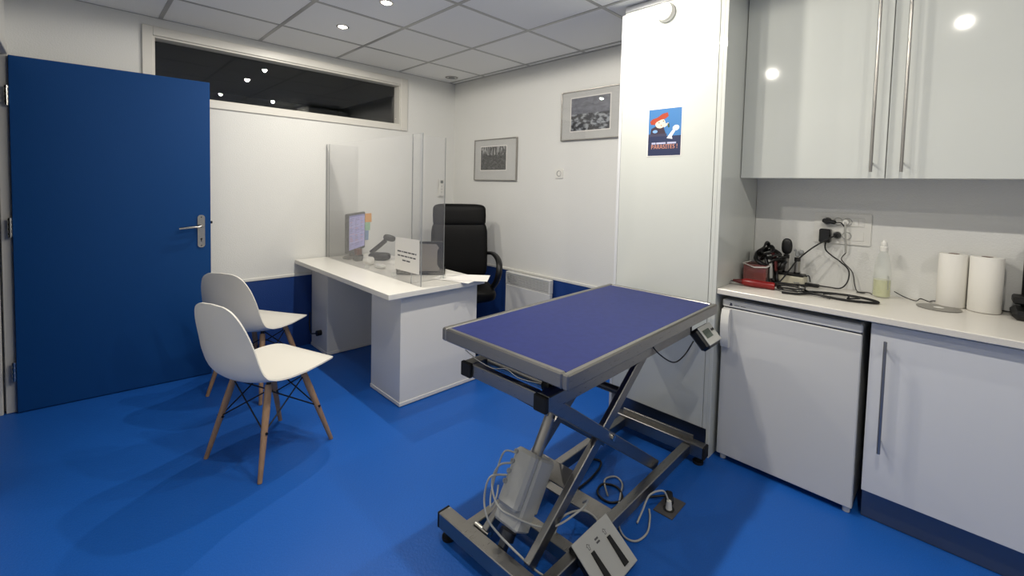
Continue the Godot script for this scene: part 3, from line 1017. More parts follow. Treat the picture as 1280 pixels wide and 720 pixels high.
func office_chair() -> void:
	var t := thing("office_chair", "black leather high-backed office chair behind the desk", "chair", Vector3(-0.527, 0, 0.836), -0.57)
	t.scale = Vector3(1.05, 1.0, 1.05)
	var st := new_st()
	var bend := func(v: Vector3) -> Vector3: return v + Vector3(0, 0, v.x * v.x * 0.5 - v.y * 0.12)
	cushion(st, Vector3(0, 0.80, -0.235), Vector3(0.245, 0.27, 0.05), 0.55, 0.35, Basis.IDENTITY, bend)
	put(st, "backrest", mt.leather, t, false)
	st = new_st()
	cushion(st, Vector3(0, 1.105, -0.275), Vector3(0.232, 0.105, 0.055), 0.55, 0.35, Basis.IDENTITY, bend)
	put(st, "headrest", mt.leather, t, false)
	st = new_st()
	bx(st, Vector3(0, 0.88, -0.29), Vector3(0.42, 0.6, 0.02), 0.008, Basis(Vector3.RIGHT, -0.12))
	put(st, "back_board", mt.black, t, false)
	st = new_st()
	cushion(st, Vector3(0, 0.475, 0.02), Vector3(0.265, 0.06, 0.26), 0.35, 0.6)
	put(st, "seat", mt.leather, t, false)
	for s in [-1.0, 1.0]:
		st = new_st()
		tube(st, smooth_path([Vector3(s * 0.25, 0.76, -0.22), Vector3(s * 0.285, 0.765, -0.16), Vector3(s * 0.30, 0.75, -0.02), Vector3(s * 0.30, 0.71, 0.09), Vector3(s * 0.29, 0.63, 0.12), Vector3(s * 0.275, 0.55, 0.08), Vector3(s * 0.24, 0.47, 0.02)], 6), 0.026, 12, false, 0.6)
		put(st, "armrest", mt.black, t, false)
	st = new_st()
	cyl(st, Vector3(0, 0.08, 0), Vector3(0, 0.42, 0), 0.03)
	put(st, "column", mt.black, t, false)
	st = new_st()
	for k in 5:
		var d := Vector3(cos(TAU * k / 5.0), 0, sin(TAU * k / 5.0))
		bar(st, Vector3(0, 0.10, 0), d * 0.29 + Vector3(0, 0.075, 0), 0.045, 0.03)
	put(st, "star_base", mt.black, t, false)
	for k in 5:
		var d := Vector3(cos(TAU * k / 5.0), 0, sin(TAU * k / 5.0))
		var s := Vector3(-d.z, 0, d.x)
		st = new_st()
		cyl(st, d * 0.28 + s * 0.022 + Vector3(0, 0.027, 0), d * 0.28 - s * 0.022 + Vector3(0, 0.027, 0), 0.027)
		cyl(st, d * 0.28 + Vector3(0, 0.03, 0), d * 0.28 + Vector3(0, 0.07, 0), 0.009)
		put(st, "caster", mt.rubber, t, false)

# ------------------------------------------------------------------ prints
func poly_fill(im: Image, poly: PackedVector2Array, c: Color) -> void:
	var lo := poly[0]
	var hi := poly[0]
	for p in poly:
		lo = lo.min(p); hi = hi.max(p)
	for y in range(maxi(0, int(lo.y)), mini(im.get_height(), int(hi.y) + 1)):
		for x in range(maxi(0, int(lo.x)), mini(im.get_width(), int(hi.x) + 1)):
			if Geometry2D.is_point_in_polygon(Vector2(x + 0.5, y + 0.5), poly): im.set_pixel(x, y, c)

func oval(c: Vector2, r: Vector2, turn := 0.0) -> PackedVector2Array:
	var out := PackedVector2Array()
	for k in 24: out.append(c + (Vector2(cos(TAU * k / 24), sin(TAU * k / 24)) * r).rotated(turn))
	return out

func print_mat(im: Image, rough := 0.5) -> StandardMaterial3D:
	var m := m_of(Color.WHITE, rough)
	m.albedo_texture = ImageTexture.create_from_image(im)
	return m

func poster_image() -> Image:
	var im := Image.create(192, 260, false, Image.FORMAT_RGB8)
	im.fill(Color(0.25, 0.47, 0.69))
	im.fill_rect(Rect2i(0, 152, 192, 108), Color(0.15, 0.185, 0.31))
	im.fill_rect(Rect2i(0, 138, 110, 14), Color(0.24, 0.24, 0.33))
	# a child with red hair and a white animal
	poly_fill(im, PackedVector2Array([Vector2(12, 138), Vector2(16, 108), Vector2(50, 92), Vector2(88, 96), Vector2(104, 138)]), Color(0.22, 0.17, 0.22))
	poly_fill(im, oval(Vector2(40, 124), Vector2(15, 9)), Color(0.5, 0.66, 0.86))
	poly_fill(im, oval(Vector2(70, 80), Vector2(30, 27), -0.2), Color(0.93, 0.83, 0.74))
	poly_fill(im, PackedVector2Array([Vector2(8, 66), Vector2(22, 54), Vector2(52, 46), Vector2(80, 28), Vector2(112, 22), Vector2(118, 42), Vector2(100, 56), Vector2(72, 60), Vector2(46, 72), Vector2(36, 86), Vector2(14, 84)]), Color(0.66, 0.25, 0.14))
	for p in [Vector2(62, 76), Vector2(88, 68)]: poly_fill(im, oval(p, Vector2(4, 3)), Color(0.25, 0.18, 0.15))
	poly_fill(im, oval(Vector2(76, 92), Vector2(4, 3)), Color(0.6, 0.3, 0.25))
	poly_fill(im, PackedVector2Array([Vector2(84, 90), Vector2(118, 78), Vector2(121, 86), Vector2(94, 104)]), Color(0.93, 0.83, 0.74))
	poly_fill(im, PackedVector2Array([Vector2(112, 84), Vector2(122, 82), Vector2(126, 104), Vector2(116, 106)]), Color(0.2, 0.3, 0.22))
	poly_fill(im, oval(Vector2(162, 110), Vector2(19, 15), -0.25), Color(0.93, 0.93, 0.93))
	poly_fill(im, PackedVector2Array([Vector2(150, 112), Vector2(158, 128), Vector2(140, 156), Vector2(144, 170), Vector2(110, 164), Vector2(128, 140)]), Color(0.93, 0.93, 0.93))
	# first line of small lettering, too small to read in the photograph
	for a in [[22, 24], [50, 56], [114, 52]]:
		im.fill_rect(Rect2i(a[0], 186, a[1], 10), Color(0.72, 0.73, 0.84))
	return im

func sea_image() -> Image:
	var im := Image.create(160, 120, false, Image.FORMAT_RGB8)
	var fn := FastNoiseLite.new()
	fn.seed = 77
	fn.frequency = 0.03
	fn.fractal_octaves = 4
	for y in 120:
		for x in 160:
			var v := fn.get_noise_2d(x, y * 1.6)
			var c := Color(0.34, 0.35, 0.39).lerp(Color(0.44, 0.45, 0.49), 0.5 + v)
			if y > 58:
				c = Color(0.15, 0.16, 0.19).lerp(Color(0.6, 0.62, 0.64), clampf(0.35 + v * 2.2, 0, 1))
			im.set_pixel(x, y, c)
	return im

func woods_image() -> Image:
	var im := Image.create(120, 110, false, Image.FORMAT_RGB8)
	var fn := FastNoiseLite.new()
	fn.seed = 91
	fn.frequency = 0.06
	fn.fractal_octaves = 4
	for y in 110:
		for x in 120:
			var v := fn.get_noise_2d(x, y)
			var c := Color(0.1, 0.1, 0.1).lerp(Color(0.34, 0.34, 0.34), clampf(0.4 + v, 0, 1))
			if y < 40 and fn.get_noise_2d(x * 2.0, y * 0.3 + 300) > 0.1: c = Color(0.6, 0.6, 0.6)
			im.set_pixel(x, y, c)
	return im

func picture(label: String, z0: float, z1: float, y0: float, y1: float, pz0: float, pz1: float, py0: float, py1: float, im: Image) -> void:
	var t := thing("framed_picture", label, "picture", Vector3(-0.001, y0, (z0 + z1) * 0.5), 0, "framed pictures on the office wall")
	var st := new_st()
	var fw := 0.008
	bc(st, -0.022, -0.001, y0, y1, z0, z0 + fw, 0.001)
	bc(st, -0.022, -0.001, y0, y1, z1 - fw, z1, 0.001)
	bc(st, -0.022, -0.001, y0, y0 + fw, z0 + fw, z1 - fw, 0.001)
	bc(st, -0.022, -0.001, y1 - fw, y1, z0 + fw, z1 - fw, 0.001)
	put(st, "frame", mt.alu, t)
	put(box_of(-0.014, -0.001, y0 + fw, y1 - fw, z0 + fw, z1 - fw, 0.0), "mount_board", mt.light_mat, t)
	put(box_of(-0.0155, -0.014, py0 - 0.008, py1 + 0.008, pz0 - 0.008, pz1 + 0.008, 0.0), "inner_border", mt.paper, t)
	put(print_quad(Vector3(-0.0158, py0, pz0), Vector3(0, 0, pz1 - pz0), Vector3(0, py1 - py0, 0)), "photograph", print_mat(im, 0.4), t)
	put(box_of(-0.0195, -0.0175, y0 + fw, y1 - fw, z0 + fw, z1 - fw, 0.0), "cover_glass", mt.glass, t)

# ------------------------------------------------------------------ things on the walls and ceiling
func wall_things() -> void:
	mt.light_mat = m_of(Color(0.74, 0.74, 0.73), 0.7)
	picture("silver-framed dark grey woodland photograph, the smaller picture", 0.365, 0.966, 1.434, 1.834, 0.465, 0.826, 1.536, 1.76, woods_image())
	picture("silver-framed stormy grey seascape photograph beside the tall cupboard", 1.478, 2.08, 1.766, 2.16, 1.58, 1.948, 1.84, 2.1, sea_image())
	var f := Basis(Vector3(0, 0, 1), Vector3.UP, Vector3(-1, 0, 0))
	# socket on the office wall
	var t := thing("wall_socket", "single white wall socket below the seascape picture", "socket", Vector3(0, 1.46, 1.465))
	var st := new_st()
	prism(st, round_rect(0.078, 0.078, 0.006), 0, 0.009, Vector3(0, 1.499, 1.465), f)
	put(st, "plate", mt.white_plastic, t)
	st = new_st()
	lathe(st, [Vector2(0.022, 0.0), Vector2(0.024, 0.003), Vector2(0.021, 0.003), Vector2(0.019, -0.004), Vector2(0, -0.004)], Vector3(-0.0095, 1.499, 1.465), Basis(f.x, f.z, -f.y), 20)
	put(st, "socket_cup", mt.grey_plastic, t)
	st = new_st()
	for s in [-1.0, 1.0]: cyl(st, Vector3(-0.0055, 1.499, 1.465 + s * 0.0095), Vector3(-0.0065, 1.499, 1.465 + s * 0.0095), 0.003, -1, 10)
	put(st, "hole", mt.black, t)
	# remote control holder on the back wall
	t = thing("remote_control", "small white remote control in a holder on the back wall", "remote control", Vector3(-0.171, 1.25, 0))
	st = new_st()
	prism(st, round_rect(0.05, 0.17, 0.008), 0.012, 0.03, Vector3(-0.171, 1.35, 0))
	put(st, "body", mt.white_plastic, t)
	put(box_of(-0.205, -0.137, 1.255, 1.34, 0.0, 0.014, 0.003), "holder", mt.white_plastic, t)
	put(box_of(-0.187, -0.155, 1.395, 1.425, 0.0298, 0.0312, 0.0003), "display", mt.lcd, t)
	for k in 3: put(box_of(-0.177, -0.165, 1.30 + 0.03 * k, 1.308 + 0.03 * k, 0.0298, 0.0315, 0.0003), "button", mt.grey_plastic, t)
	# electric convector
	t = thing("convector_heater", "white electric convector heater on the blue wall behind the desk", "heater", Vector3(-0.05, 0.13, 1.18))
	put(box_of(-0.07, -0.03, 0.13, 0.483, 0.915, 1.453, 0.006), "front_panel", mt.enamel, t)
	st = new_st()
	bc(st, -0.036, -0.03, 0.483, 0.6, 0.915, 1.453, 0.001)
	bc(st, -0.07, -0.036, 0.581, 0.6, 0.915, 1.453, 0.005)
	bc(st, -0.07, -0.036, 0.483, 0.581, 0.915, 0.933, 0.002)
	bc(st, -0.07, -0.036, 0.483, 0.581, 1.435, 1.453, 0.002)
	put(st, "casing", mt.enamel, t)
	for k in 7:
		st = new_st()
		bx(st, Vector3(-0.066, 0.491 + 0.0138 * k, 1.184), Vector3(0.007, 0.0068, 0.502), 0.001)
		put(st, "louvre", mt.enamel, t)
	for z in [1.05, 1.32]: put(box_of(-0.03, -0.006, 0.3, 0.5, z - 0.02, z + 0.02, 0.001), "bracket", mt.enamel, t)
	# poster
	t = thing("poster", "small blue poster of a red-haired child and a white animal", "poster", Vector3(-0.588, 1.57, 2.679))
	put(box_of(-0.5885, -0.5875, 1.569, 1.835, 2.579, 2.779, 0.0), "sheet", mt.paper, t)
	put(print_quad(Vector3(-0.5888, 1.573, 2.585), Vector3(0, 0, 0.190), Vector3(0, 0.256, 0)), "print", print_mat(poster_image(), 0.45), t)
	var tm := TextMesh.new()
	var fo := SystemFont.new()
	fo.font_names = PackedStringArray(["Droid Sans"])
	fo.font_weight = 700
	tm.font = fo
	tm.text = "PARASITES !"
	tm.font_size = 48
	tm.pixel_size = 0.0005
	tm.depth = 0.0004
	var o := MeshInstance3D.new()
	o.mesh = tm
	o.name = "lettering"
	o.material_override = m_of(Color(0.72, 0.5, 0.42), 0.6)
	t.add_child(o)
	var wdt: float = tm.get_aabb().size.x
	var hgt: float = tm.get_aabb().size.y
	o.transform = chain(t).affine_inverse() * Transform3D(f * Basis.from_scale(Vector3(0.152 / maxf(wdt, 0.01), 0.024 / maxf(hgt, 0.005), 1)), Vector3(-0.5892, 1.6215, 2.681))
	# clear tape at the corners is too thin to matter; smoke alarm instead sits above
	t = thing("smoke_alarm", "round white smoke alarm high on the tall cupboard", "smoke alarm", Vector3(-0.587, 2.30, 2.665))
	var fc := Vector3(-0.5875, 2.347, 2.665)
	var fb := Basis(Vector3(0, 0, 1), Vector3(-1, 0, 0), Vector3(0, -1, 0))
	st = new_st()
	lathe(st, [Vector2(0, 0), Vector2(0.05, 0), Vector2(0.052, 0.012), Vector2(0.05, 0.02), Vector2(0.047, 0.021)], fc, fb, 36)
	put(st, "base", mt.white_plastic, t)
	st = new_st()
	lathe(st, [Vector2(0.047, 0.018), Vector2(0.049, 0.026), Vector2(0.046, 0.036), Vector2(0.036, 0.041), Vector2(0, 0.042)], fc, fb, 36)
	var cv := put(st, "cover", mt.white_plastic, t)
	st = new_st()
	for k in 5: bx(st, fc + Vector3(-0.0415, 0.012 - 0.008 * k, 0.014), Vector3(0.002, 0.003, 0.034 - 0.003 * absi(k - 2)), 0.0003)
	put(st, "vent", mt.grey_plastic, cv)
	st = new_st()
	cyl(st, fc + Vector3(-0.041, 0.014, -0.018), fc + Vector3(-0.044, 0.014, -0.018), 0.009)
	put(st, "test_button", mt.light_grey, cv)
	# round ceiling vent near the corner
	t = thing("ceiling_vent", "round unlit grey vent in the ceiling corner over the office chair", "vent", Vector3(-0.206, H, 0.215))
	st = new_st()
	lathe(st, [Vector2(0.05, 0.0), Vector2(0.052, -0.006), Vector2(0.062, -0.004), Vector2(0.064, 0.0)], Vector3.ZERO, Basis.IDENTITY, 32)
	put(st, "rim", mt.alu, t, false)
	st = new_st()
	lathe(st, [Vector2(0, -0.012), Vector2(0.03, -0.011), Vector2(0.034, -0.008), Vector2(0.03, -0.003), Vector2(0, -0.003)], Vector3.ZERO, Basis.IDENTITY, 28)
	put(st, "disc", mt.grey_plastic, t, false)

# ------------------------------------------------------------------ things on the desk
func screen_image() -> Image:
	var im := Image.create(128, 160, false, Image.FORMAT_RGB8)
	im.fill(Color(0.62, 0.6, 0.8))
	im.fill_rect(Rect2i(0, 0, 128, 8), Color(0.42, 0.42, 0.66))
	var rng := RandomNumberGenerator.new()
	rng.seed = 4
	for k in 17:
		var y := 14 + k * 8
		for c in [[6, 34], [46, 40], [92, 30]]:
			im.fill_rect(Rect2i(c[0], y, rng.randi_range(10, c[1]), 3), [Color(0.4, 0.38, 0.6), Color(0.68, 0.44, 0.55), Color(0.45, 0.43, 0.66)][rng.randi_range(0, 2)])
	for k in 3: im.fill_rect(Rect2i(0, 50 + 38 * k, 128, 2), Color(0.75, 0.74, 0.88))
	return im

func desk_things() -> void:
	var D := 0.736
	# monitor
	var t := thing("monitor", "black computer monitor showing a lilac page of text", "monitor", Vector3(-1.19, D, 0.21), 0.758)
	var st := new_st()
	bx(st, Vector3(0, 0.225, 0), Vector3(0.38, 0.325, 0.03), 0.006)
	put(st, "bezel", mt.black, t, false)
	var sm := print_mat(screen_image(), 0.3)
	sm.emission_enabled = true
	sm.emission_texture = sm.albedo_texture
	sm.emission_energy_multiplier = 0.25
	put(print_quad(Vector3(-0.172, 0.085, 0.0155), Vector3(0.344, 0, 0), Vector3(0, 0.285, 0)), "display", sm, t, false)
	st = new_st()
	bx(st, Vector3(0, 0.07, -0.03), Vector3(0.06, 0.14, 0.025), 0.005)
	put(st, "stem", mt.black, t, false)
	st = new_st()
	lathe(st, [Vector2(0, 0), Vector2(0.1, 0), Vector2(0.098, 0.01), Vector2(0.03, 0.018), Vector2(0, 0.018)], Vector3(0, 0, -0.02), Basis.IDENTITY, 28, Vector2(1, 0.8))
	put(st, "stand", mt.black, t, false)
	# coloured notes behind the monitor
	var k := 0
	for a in [["orange", mt.orange_note, 1.02, 1.1, -0.983], ["pale green", mt.green_note, 0.945, 1.018, -0.983], ["pale blue", mt.blue_note, 0.855, 0.943, -0.983]]:
		st = new_st()
		bx(st, Vector3(a[4] - 0.005 * k, (a[2] + a[3]) * 0.5, 0.004), Vector3(0.09 - 0.018 * k, a[3] - a[2], 0.001), 0.0, Basis(Vector3(0, 0, 1), 0.03 * (1 - k)))
		single(st, "paper_note", a[1], "%s paper note on the wall behind the monitor" % a[0], "note", "notes behind the monitor")
		k += 1
	# brown pot
	t = thing("pen_box", "small brown box on the desk in front of the monitor", "box", Vector3(-1.235, D, 0.36))
	st = new_st()
	for a in [[0, -0.028, 0.06, 0.004], [0, 0.028, 0.06, 0.004], [-0.028, 0, 0.004, 0.052], [0.028, 0, 0.004, 0.052]]:
		bx(st, Vector3(-1.235 + a[0], D + 0.025, 0.36 + a[1]), Vector3(a[2], 0.05, a[3]), 0.001)
	put(st, "side", mt.black, t)
	put(box_of(-1.258, -1.212, D, D + 0.1, 0.337, 0.383, 0.002), "card_stack", mt.brown, t)
	# hand scanner lying in its stand
	t = thing("barcode_scanner", "black hand-held scanner on a stand behind the acrylic screen", "scanner", Vector3(-1.06, D, 0.40))
	st = new_st()
	tube(st, smooth_path([Vector3(-1.12, D + 0.06, 0.36), Vector3(-1.09, D + 0.105, 0.41), Vector3(-1.05, D + 0.165, 0.47)], 6), 0.019, 12)
	put(st, "grip", mt.black, t)
	st = new_st()
	cushion(st, Vector3(-1.03, D + 0.19, 0.50), Vector3(0.03, 0.026, 0.05), 0.7, 0.7, Basis(Vector3.UP, 0.8) * Basis(Vector3.RIGHT, 0.25))
	put(st, "head", mt.black, t)
	st = new_st()
	cushion(st, Vector3(-1.08, D + 0.032, 0.43), Vector3(0.05, 0.032, 0.09), 0.6, 0.6, Basis(Vector3.UP, 0.75))
	put(st, "stand", mt.black, t)
	# crumpled tissue
	st = new_st()
	var fn := FastNoiseLite.new()
	fn.seed = 15
	fn.frequency = 14.0
	cushion(st, Vector3(-1.255, D + 0.033, 0.58), Vector3(0.042, 0.033, 0.05), 0.9, 0.9, Basis.IDENTITY, func(v: Vector3) -> Vector3: return v * (1.0 + 0.25 * fn.get_noise_3dv(v)))
	single(st, "crumpled_tissue", mt.tissue, "crumpled white tissue on the desk behind the screen", "tissue")
	st = new_st()
	cushion(st, Vector3(-1.25, D + 0.016, 0.76), Vector3(0.03, 0.016, 0.055), 0.7, 0.7)
	single(st, "computer_mouse", mt.white_plastic, "white computer mouse on the desk beside the crumpled tissue", "mouse")
	# open laptop seen from behind
	t = thing("laptop", "open black laptop with a grey lid seen from behind", "laptop", Vector3(-1.16, D, 1.17), 0.657)
	# local x runs along the hinge, +z towards the back of the lid
	t.rotation.y = atan2(-0.61, 0.79)
	st = new_st()
	prism(st, round_rect(0.34, 0.225, 0.015), 0.0, 0.018, Vector3(0, 0.002, -0.115), Basis(Vector3.RIGHT, Vector3(0, 0, -1), Vector3.UP))
	put(st, "base", mt.black, t, false)
	var lf := Basis(Vector3.RIGHT, 0.09)
	st = new_st()
	prism(st, round_rect(0.335, 0.225, 0.02), -0.006, 0.006, Vector3(0, 0.02, 0) + lf * Vector3(0, 0.112, 0), lf)
	var lidp := put(st, "lid", mt.black_gloss, t, false)
	st = new_st()
	prism(st, PackedVector2Array([Vector2(-0.15, -0.085), Vector2(-0.135, -0.1), Vector2(0.125, -0.1), Vector2(0.138, -0.085), Vector2(0.118, -0.05), Vector2(0.118, 0.045), Vector2(0.13, 0.07), Vector2(0.11, 0.095), Vector2(-0.13, 0.1), Vector2(-0.15, 0.08)]), 0.006, 0.009, Vector3(0, 0.02, 0) + lf * Vector3(0, 0.112, 0), lf)
	put(st, "lid_panel", mt.grey_gloss, lidp, false)
	# notice taped to the screen
	t = thing("printed_notice", "white printed notice taped to the acrylic screen", "notice", Vector3(-1.366, 0.8, 1.33))
	st = new_st()
	var nf := Basis(Vector3(0, 0, 1), Vector3(0, 1, 0), Vector3(-1, 0, 0))
	prism(st, PackedVector2Array([Vector2(-0.152, -0.105), Vector2(0.148, -0.1), Vector2(0.146, 0.118), Vector2(-0.146, 0.112)]), 0, 0.0006, Vector3(-1.3645, 0.912, 1.325), nf)
	put(st, "sheet", mt.paper, t)
	st = new_st()
	# three lines of small print, too small to read in the photograph
	var rng := RandomNumberGenerator.new()
	rng.seed = 9
	for ln in [[0.022, 0.118], [-0.006, 0.115], [-0.034, 0.055]]:
		var x: float = -ln[1]
		while x < ln[1] - 0.01:
			var w := minf(rng.randf_range(0.014, 0.05), ln[1] - x)
			bx(st, Vector3(-1.3653, 0.912 + ln[0], 1.325 + x + w * 0.5), Vector3(0.0003, 0.009, w), 0.0)
			x += w + 0.007
	put(st, "lettering", mt.ink, t)
	# loose sheets at the corner of the desk
	for a in [[Vector3(-1.02, D + 0.0012, 1.42), 0.35, "white sheet of paper lying at the corner of the desk"], [Vector3(-0.96, D + 0.0030, 1.455), 0.75, "white sheet of paper hanging over the desk corner, topmost of the two"]]:
		st = new_st()
		bx(st, a[0], Vector3(0.21, 0.0012, 0.297), 0.0002, Basis(Vector3.UP, a[1]))
		single(st, "paper_sheet", mt.paper, a[2], "paper", "loose sheets on the desk")
	# plug and lead at the wall pedestal
	t = thing("power_lead", "black plug and lead on the end of the wall-side pedestal", "lead", Vector3(-1.5, 0.1, 0.15))
	st = new_st()
	cyl(st, Vector3(-1.4925, 0.16, 0.25), Vector3(-1.53, 0.16, 0.25), 0.022)
	put(st, "plug", mt.black, t)
	put(cable([Vector3(-1.53, 0.16, 0.25), Vector3(-1.55, 0.15, 0.2), Vector3(-1.53, 0.13, 0.14), Vector3(-1.52, 0.17, 0.08), Vector3(-1.51, 0.24, 0.05), Vector3(-1.5, 0.28, 0.035)], 0.005), "flex", mt.black, t)

# ------------------------------------------------------------------ things on the worktop
func counter_things() -> void:
	var D := 0.891
	# double row socket panel
	var t := thing("socket_panel", "white double-row socket panel on the wall above the worktop", "socket panel", Vector3(-0.03, 1.12, 3.41))
	var f := Basis(Vector3(0, 0, 1), Vector3.UP, Vector3(-1, 0, 0))
	var st := new_st()
	prism(st, round_rect(0.242, 0.16, 0.005), 0, 0.009, Vector3(-0.03, 1.204, 3.412), f)
	var pl := put(st, "plate", mt.white_plastic, t)
	for y in [1.24, 1.168]:
		put(box_of(-0.0415, -0.039, y - 0.023, y + 0.023, 3.32, 3.505, 0.0008), "module_strip", mt.white_plastic, pl)
		for z in [3.348, 3.395, 3.435]:
			st = new_st()
			lathe(st, [Vector2(0.021, 0.0), Vector2(0.02, 0.002), Vector2(0.0175, 0.002), Vector2(0.016, -0.001), Vector2(0, -0.001)], Vector3(-0.0418, y, z), Basis(f.x, f.z, -f.y), 20)
			put(st, "socket_cup", mt.light_grey, pl)
	for z in [3.47, 3.49]: put(box_of(-0.0435, -0.041, 1.22, 1.26, z - 0.009, z + 0.009, 0.001), "switch", mt.white_plastic, pl)
	# plugs
	t = thing("power_plug", "black plug in the upper row of the socket panel", "plug", Vector3(-0.05, 1.24, 3.35), 0, "plugs in the socket panel")
	st = new_st()
	cyl(st, Vector3(-0.043, 1.24, 3.35), Vector3(-0.075, 1.24, 3.35), 0.017, 0.014)
	bar(st, Vector3(-0.065, 1.243, 3.33), Vector3(-0.065, 1.235, 3.39), 0.022, 0.02, 0.005)
	put(st, "body", mt.black, t)
	put(cable([Vector3(-0.065, 1.235, 3.39), Vector3(-0.06, 1.235, 3.41), Vector3(-0.055, 1.215, 3.425)], 0.003), "flex", mt.black, t)
	t = thing("power_adapter", "square black power adapter in the lower row of the socket panel", "adapter", Vector3(-0.06, 1.15, 3.35))
	st = new_st()
	bx(st, Vector3(-0.066, 1.163, 3.347), Vector3(0.046, 0.072, 0.05), 0.005)
	put(st, "body", mt.black_gloss, t)
	put(cable([Vector3(-0.07, 1.127, 3.35), Vector3(-0.07, 1.09, 3.352), Vector3(-0.065, 1.06, 3.38), Vector3(-0.06, 1.03, 3.42), Vector3(-0.06, 0.99, 3.455), Vector3(-0.08, 0.935, 3.455), Vector3(-0.1, 0.90, 3.43), Vector3(-0.1, D + 0.006, 3.38), Vector3(-0.1, D + 0.006, 3.33)], 0.0035), "flex", mt.black, t)
	t = thing("power_plug", "round black plug in the lower row of the socket panel", "plug", Vector3(-0.05, 1.168, 3.395), 0, "plugs in the socket panel")
	st = new_st()
	cyl(st, Vector3(-0.043, 1.168, 3.395), Vector3(-0.07, 1.168, 3.395), 0.017, 0.013)
	put(st, "body", mt.black, t)
	put(cable([Vector3(-0.07, 1.168, 3.395), Vector3(-0.11, 1.155, 3.375), Vector3(-0.15, 1.10, 3.31), Vector3(-0.168, 1.03, 3.25), Vector3(-0.178, 0.96, 3.21), Vector3(-0.19, 0.915, 3.185), Vector3(-0.2, D + 0.006, 3.17)], 0.0038), "flex", mt.black, t)
	t = thing("charger_lead", "thin white lead hanging from the socket panel", "lead", Vector3(-0.05, 1.1, 3.43))
	st = new_st()
	cyl(st, Vector3(-0.043, 1.24, 3.43), Vector3(-0.07, 1.24, 3.43), 0.013)
	put(st, "plug", mt.white_plastic, t)
	put(cable([Vector3(-0.07, 1.24, 3.43), Vector3(-0.075, 1.20, 3.432), Vector3(-0.06, 1.13, 3.436), Vector3(-0.05, 1.08, 3.437)], 0.0045), "flex", mt.cable_white, t)
	put(cable([Vector3(-0.05, 1.08, 3.437), Vector3(-0.05, 1.05, 3.42), Vector3(-0.055, 1.03, 3.43), Vector3(-0.06, 0.985, 3.47), Vector3(-0.07, 0.92, 3.485), Vector3(-0.09, D + 0.004, 3.50), Vector3(-0.10, D + 0.004, 3.53), Vector3(-0.12, D + 0.004, 3.52), Vector3(-0.11, D + 0.004, 3.50), Vector3(-0.08, D + 0.004, 3.54), Vector3(-0.11, D + 0.004, 3.56)], 0.0022), "thin_flex", mt.black, t)
	# otoscope handles in their charger
	var dset := thing("diagnostic_set", "otoscope and ophthalmoscope handles standing in a cream charger", "charger", Vector3(-0.12, D, 3.22))
	st = new_st()
	bx(st, Vector3(-0.125, D + 0.024, 3.215), Vector3(0.075, 0.044, 0.135), 0.006)
	put(st, "charger_base", mt.cream, dset)
	st = new_st()
	bx(st, Vector3(-0.125, D + 0.051, 3.213), Vector3(0.07, 0.012, 0.13), 0.004)
	put(st, "charger_top", mt.black, dset)
	put(box_of(-0.164, -0.1615, D + 0.012, D + 0.017, 3.235, 3.262, 0.0002), "mark", mt.grey_plastic, dset)
	for a in [[3.185, 0.135], [3.238, 0.125]]:
		st = new_st()
		cyl(st, Vector3(-0.12, D + 0.055, a[0]), Vector3(-0.12, D + a[1], a[0]), 0.0135)
		var hd := put(st, "handle", mt.alu, dset)
		st = new_st()
		cyl(st, Vector3(-0.12, D + a[1], a[0]), Vector3(-0.12, D + a[1] + 0.02, a[0]), 0.0145)
		cyl(st, Vector3(-0.12, D + 0.055, a[0]), Vector3(-0.12, D + 0.066, a[0]), 0.0155)
		put(st, "collar", mt.black, hd)
	st = new_st()
	cushion(st, Vector3(-0.12, D + 0.20, 3.185), Vector3(0.014, 0.044, 0.026), 0.8, 0.8)
	cyl(st, Vector3(-0.12, D + 0.15, 3.185), Vector3(-0.12, D + 0.175, 3.185), 0.008)
	put(st, "ophthalmoscope_head", mt.black, dset)
	st = new_st()
	bx(st, Vector3(-0.12, D + 0.165, 3.238), Vector3(0.02, 0.028, 0.02), 0.004)
	lathe(st, [Vector2(0.012, 0.0), Vector2(0.016, 0.004), Vector2(0.013, 0.018), Vector2(0.0, 0.018)], Vector3(-0.12, D + 0.172, 3.246), frame_of(Vector3(0, 0.2, 1)), 16)
	bx(st, Vector3(-0.12, D + 0.183, 3.226), Vector3(0.012, 0.012, 0.012), 0.002, Basis(Vector3.RIGHT, 0.5))
	put(st, "otoscope_head", mt.grey_plastic, dset)
	# basket of muzzles and straps
	t = thing("plastic_basket", "translucent pinkish plastic basket in the worktop corner", "basket", Vector3(-0.22, D, 3.075))
	st = new_st()
	var bo := Vector3(-0.22, D, 3.075)
	for a in [[Vector3(-0.055, 0.05, 0), Vector3(0.003, 0.10, 0.11)], [Vector3(0.055, 0.05, 0), Vector3(0.003, 0.10, 0.11)], [Vector3(0, 0.05, -0.055), Vector3(0.11, 0.10, 0.003)], [Vector3(0, 0.05, 0.055), Vector3(0.11, 0.10, 0.003)], [Vector3(0, 0.002, 0), Vector3(0.11, 0.003, 0.11)]]:
		bx(st, bo + a[0], a[1], 0.0005)
	put(st, "tub", mt.tub, t)
	st = new_st()
	tube(st, [bo + Vector3(-0.058, 0.1, -0.058), bo + Vector3(0.058, 0.1, -0.058), bo + Vector3(0.058, 0.1, 0.058), bo + Vector3(-0.058, 0.092, 0.058), bo + Vector3(-0.06, 0.085, 0.0)], 0.004, 8, true)
	put(st, "rim", mt.white_plastic, t)
	put(box_of(-0.27, -0.17, D + 0.005, D + 0.065, 3.025, 3.125, 0.008), "contents", mt.pink, t)
	# heap of black muzzles and straps on the basket
	t = thing("dog_muzzle", "tangle of black strap muzzles heaped beside the plastic basket", "muzzle", Vector3(-0.2, D, 3.12))
	var rng := RandomNumberGenerator.new()
	rng.seed = 33
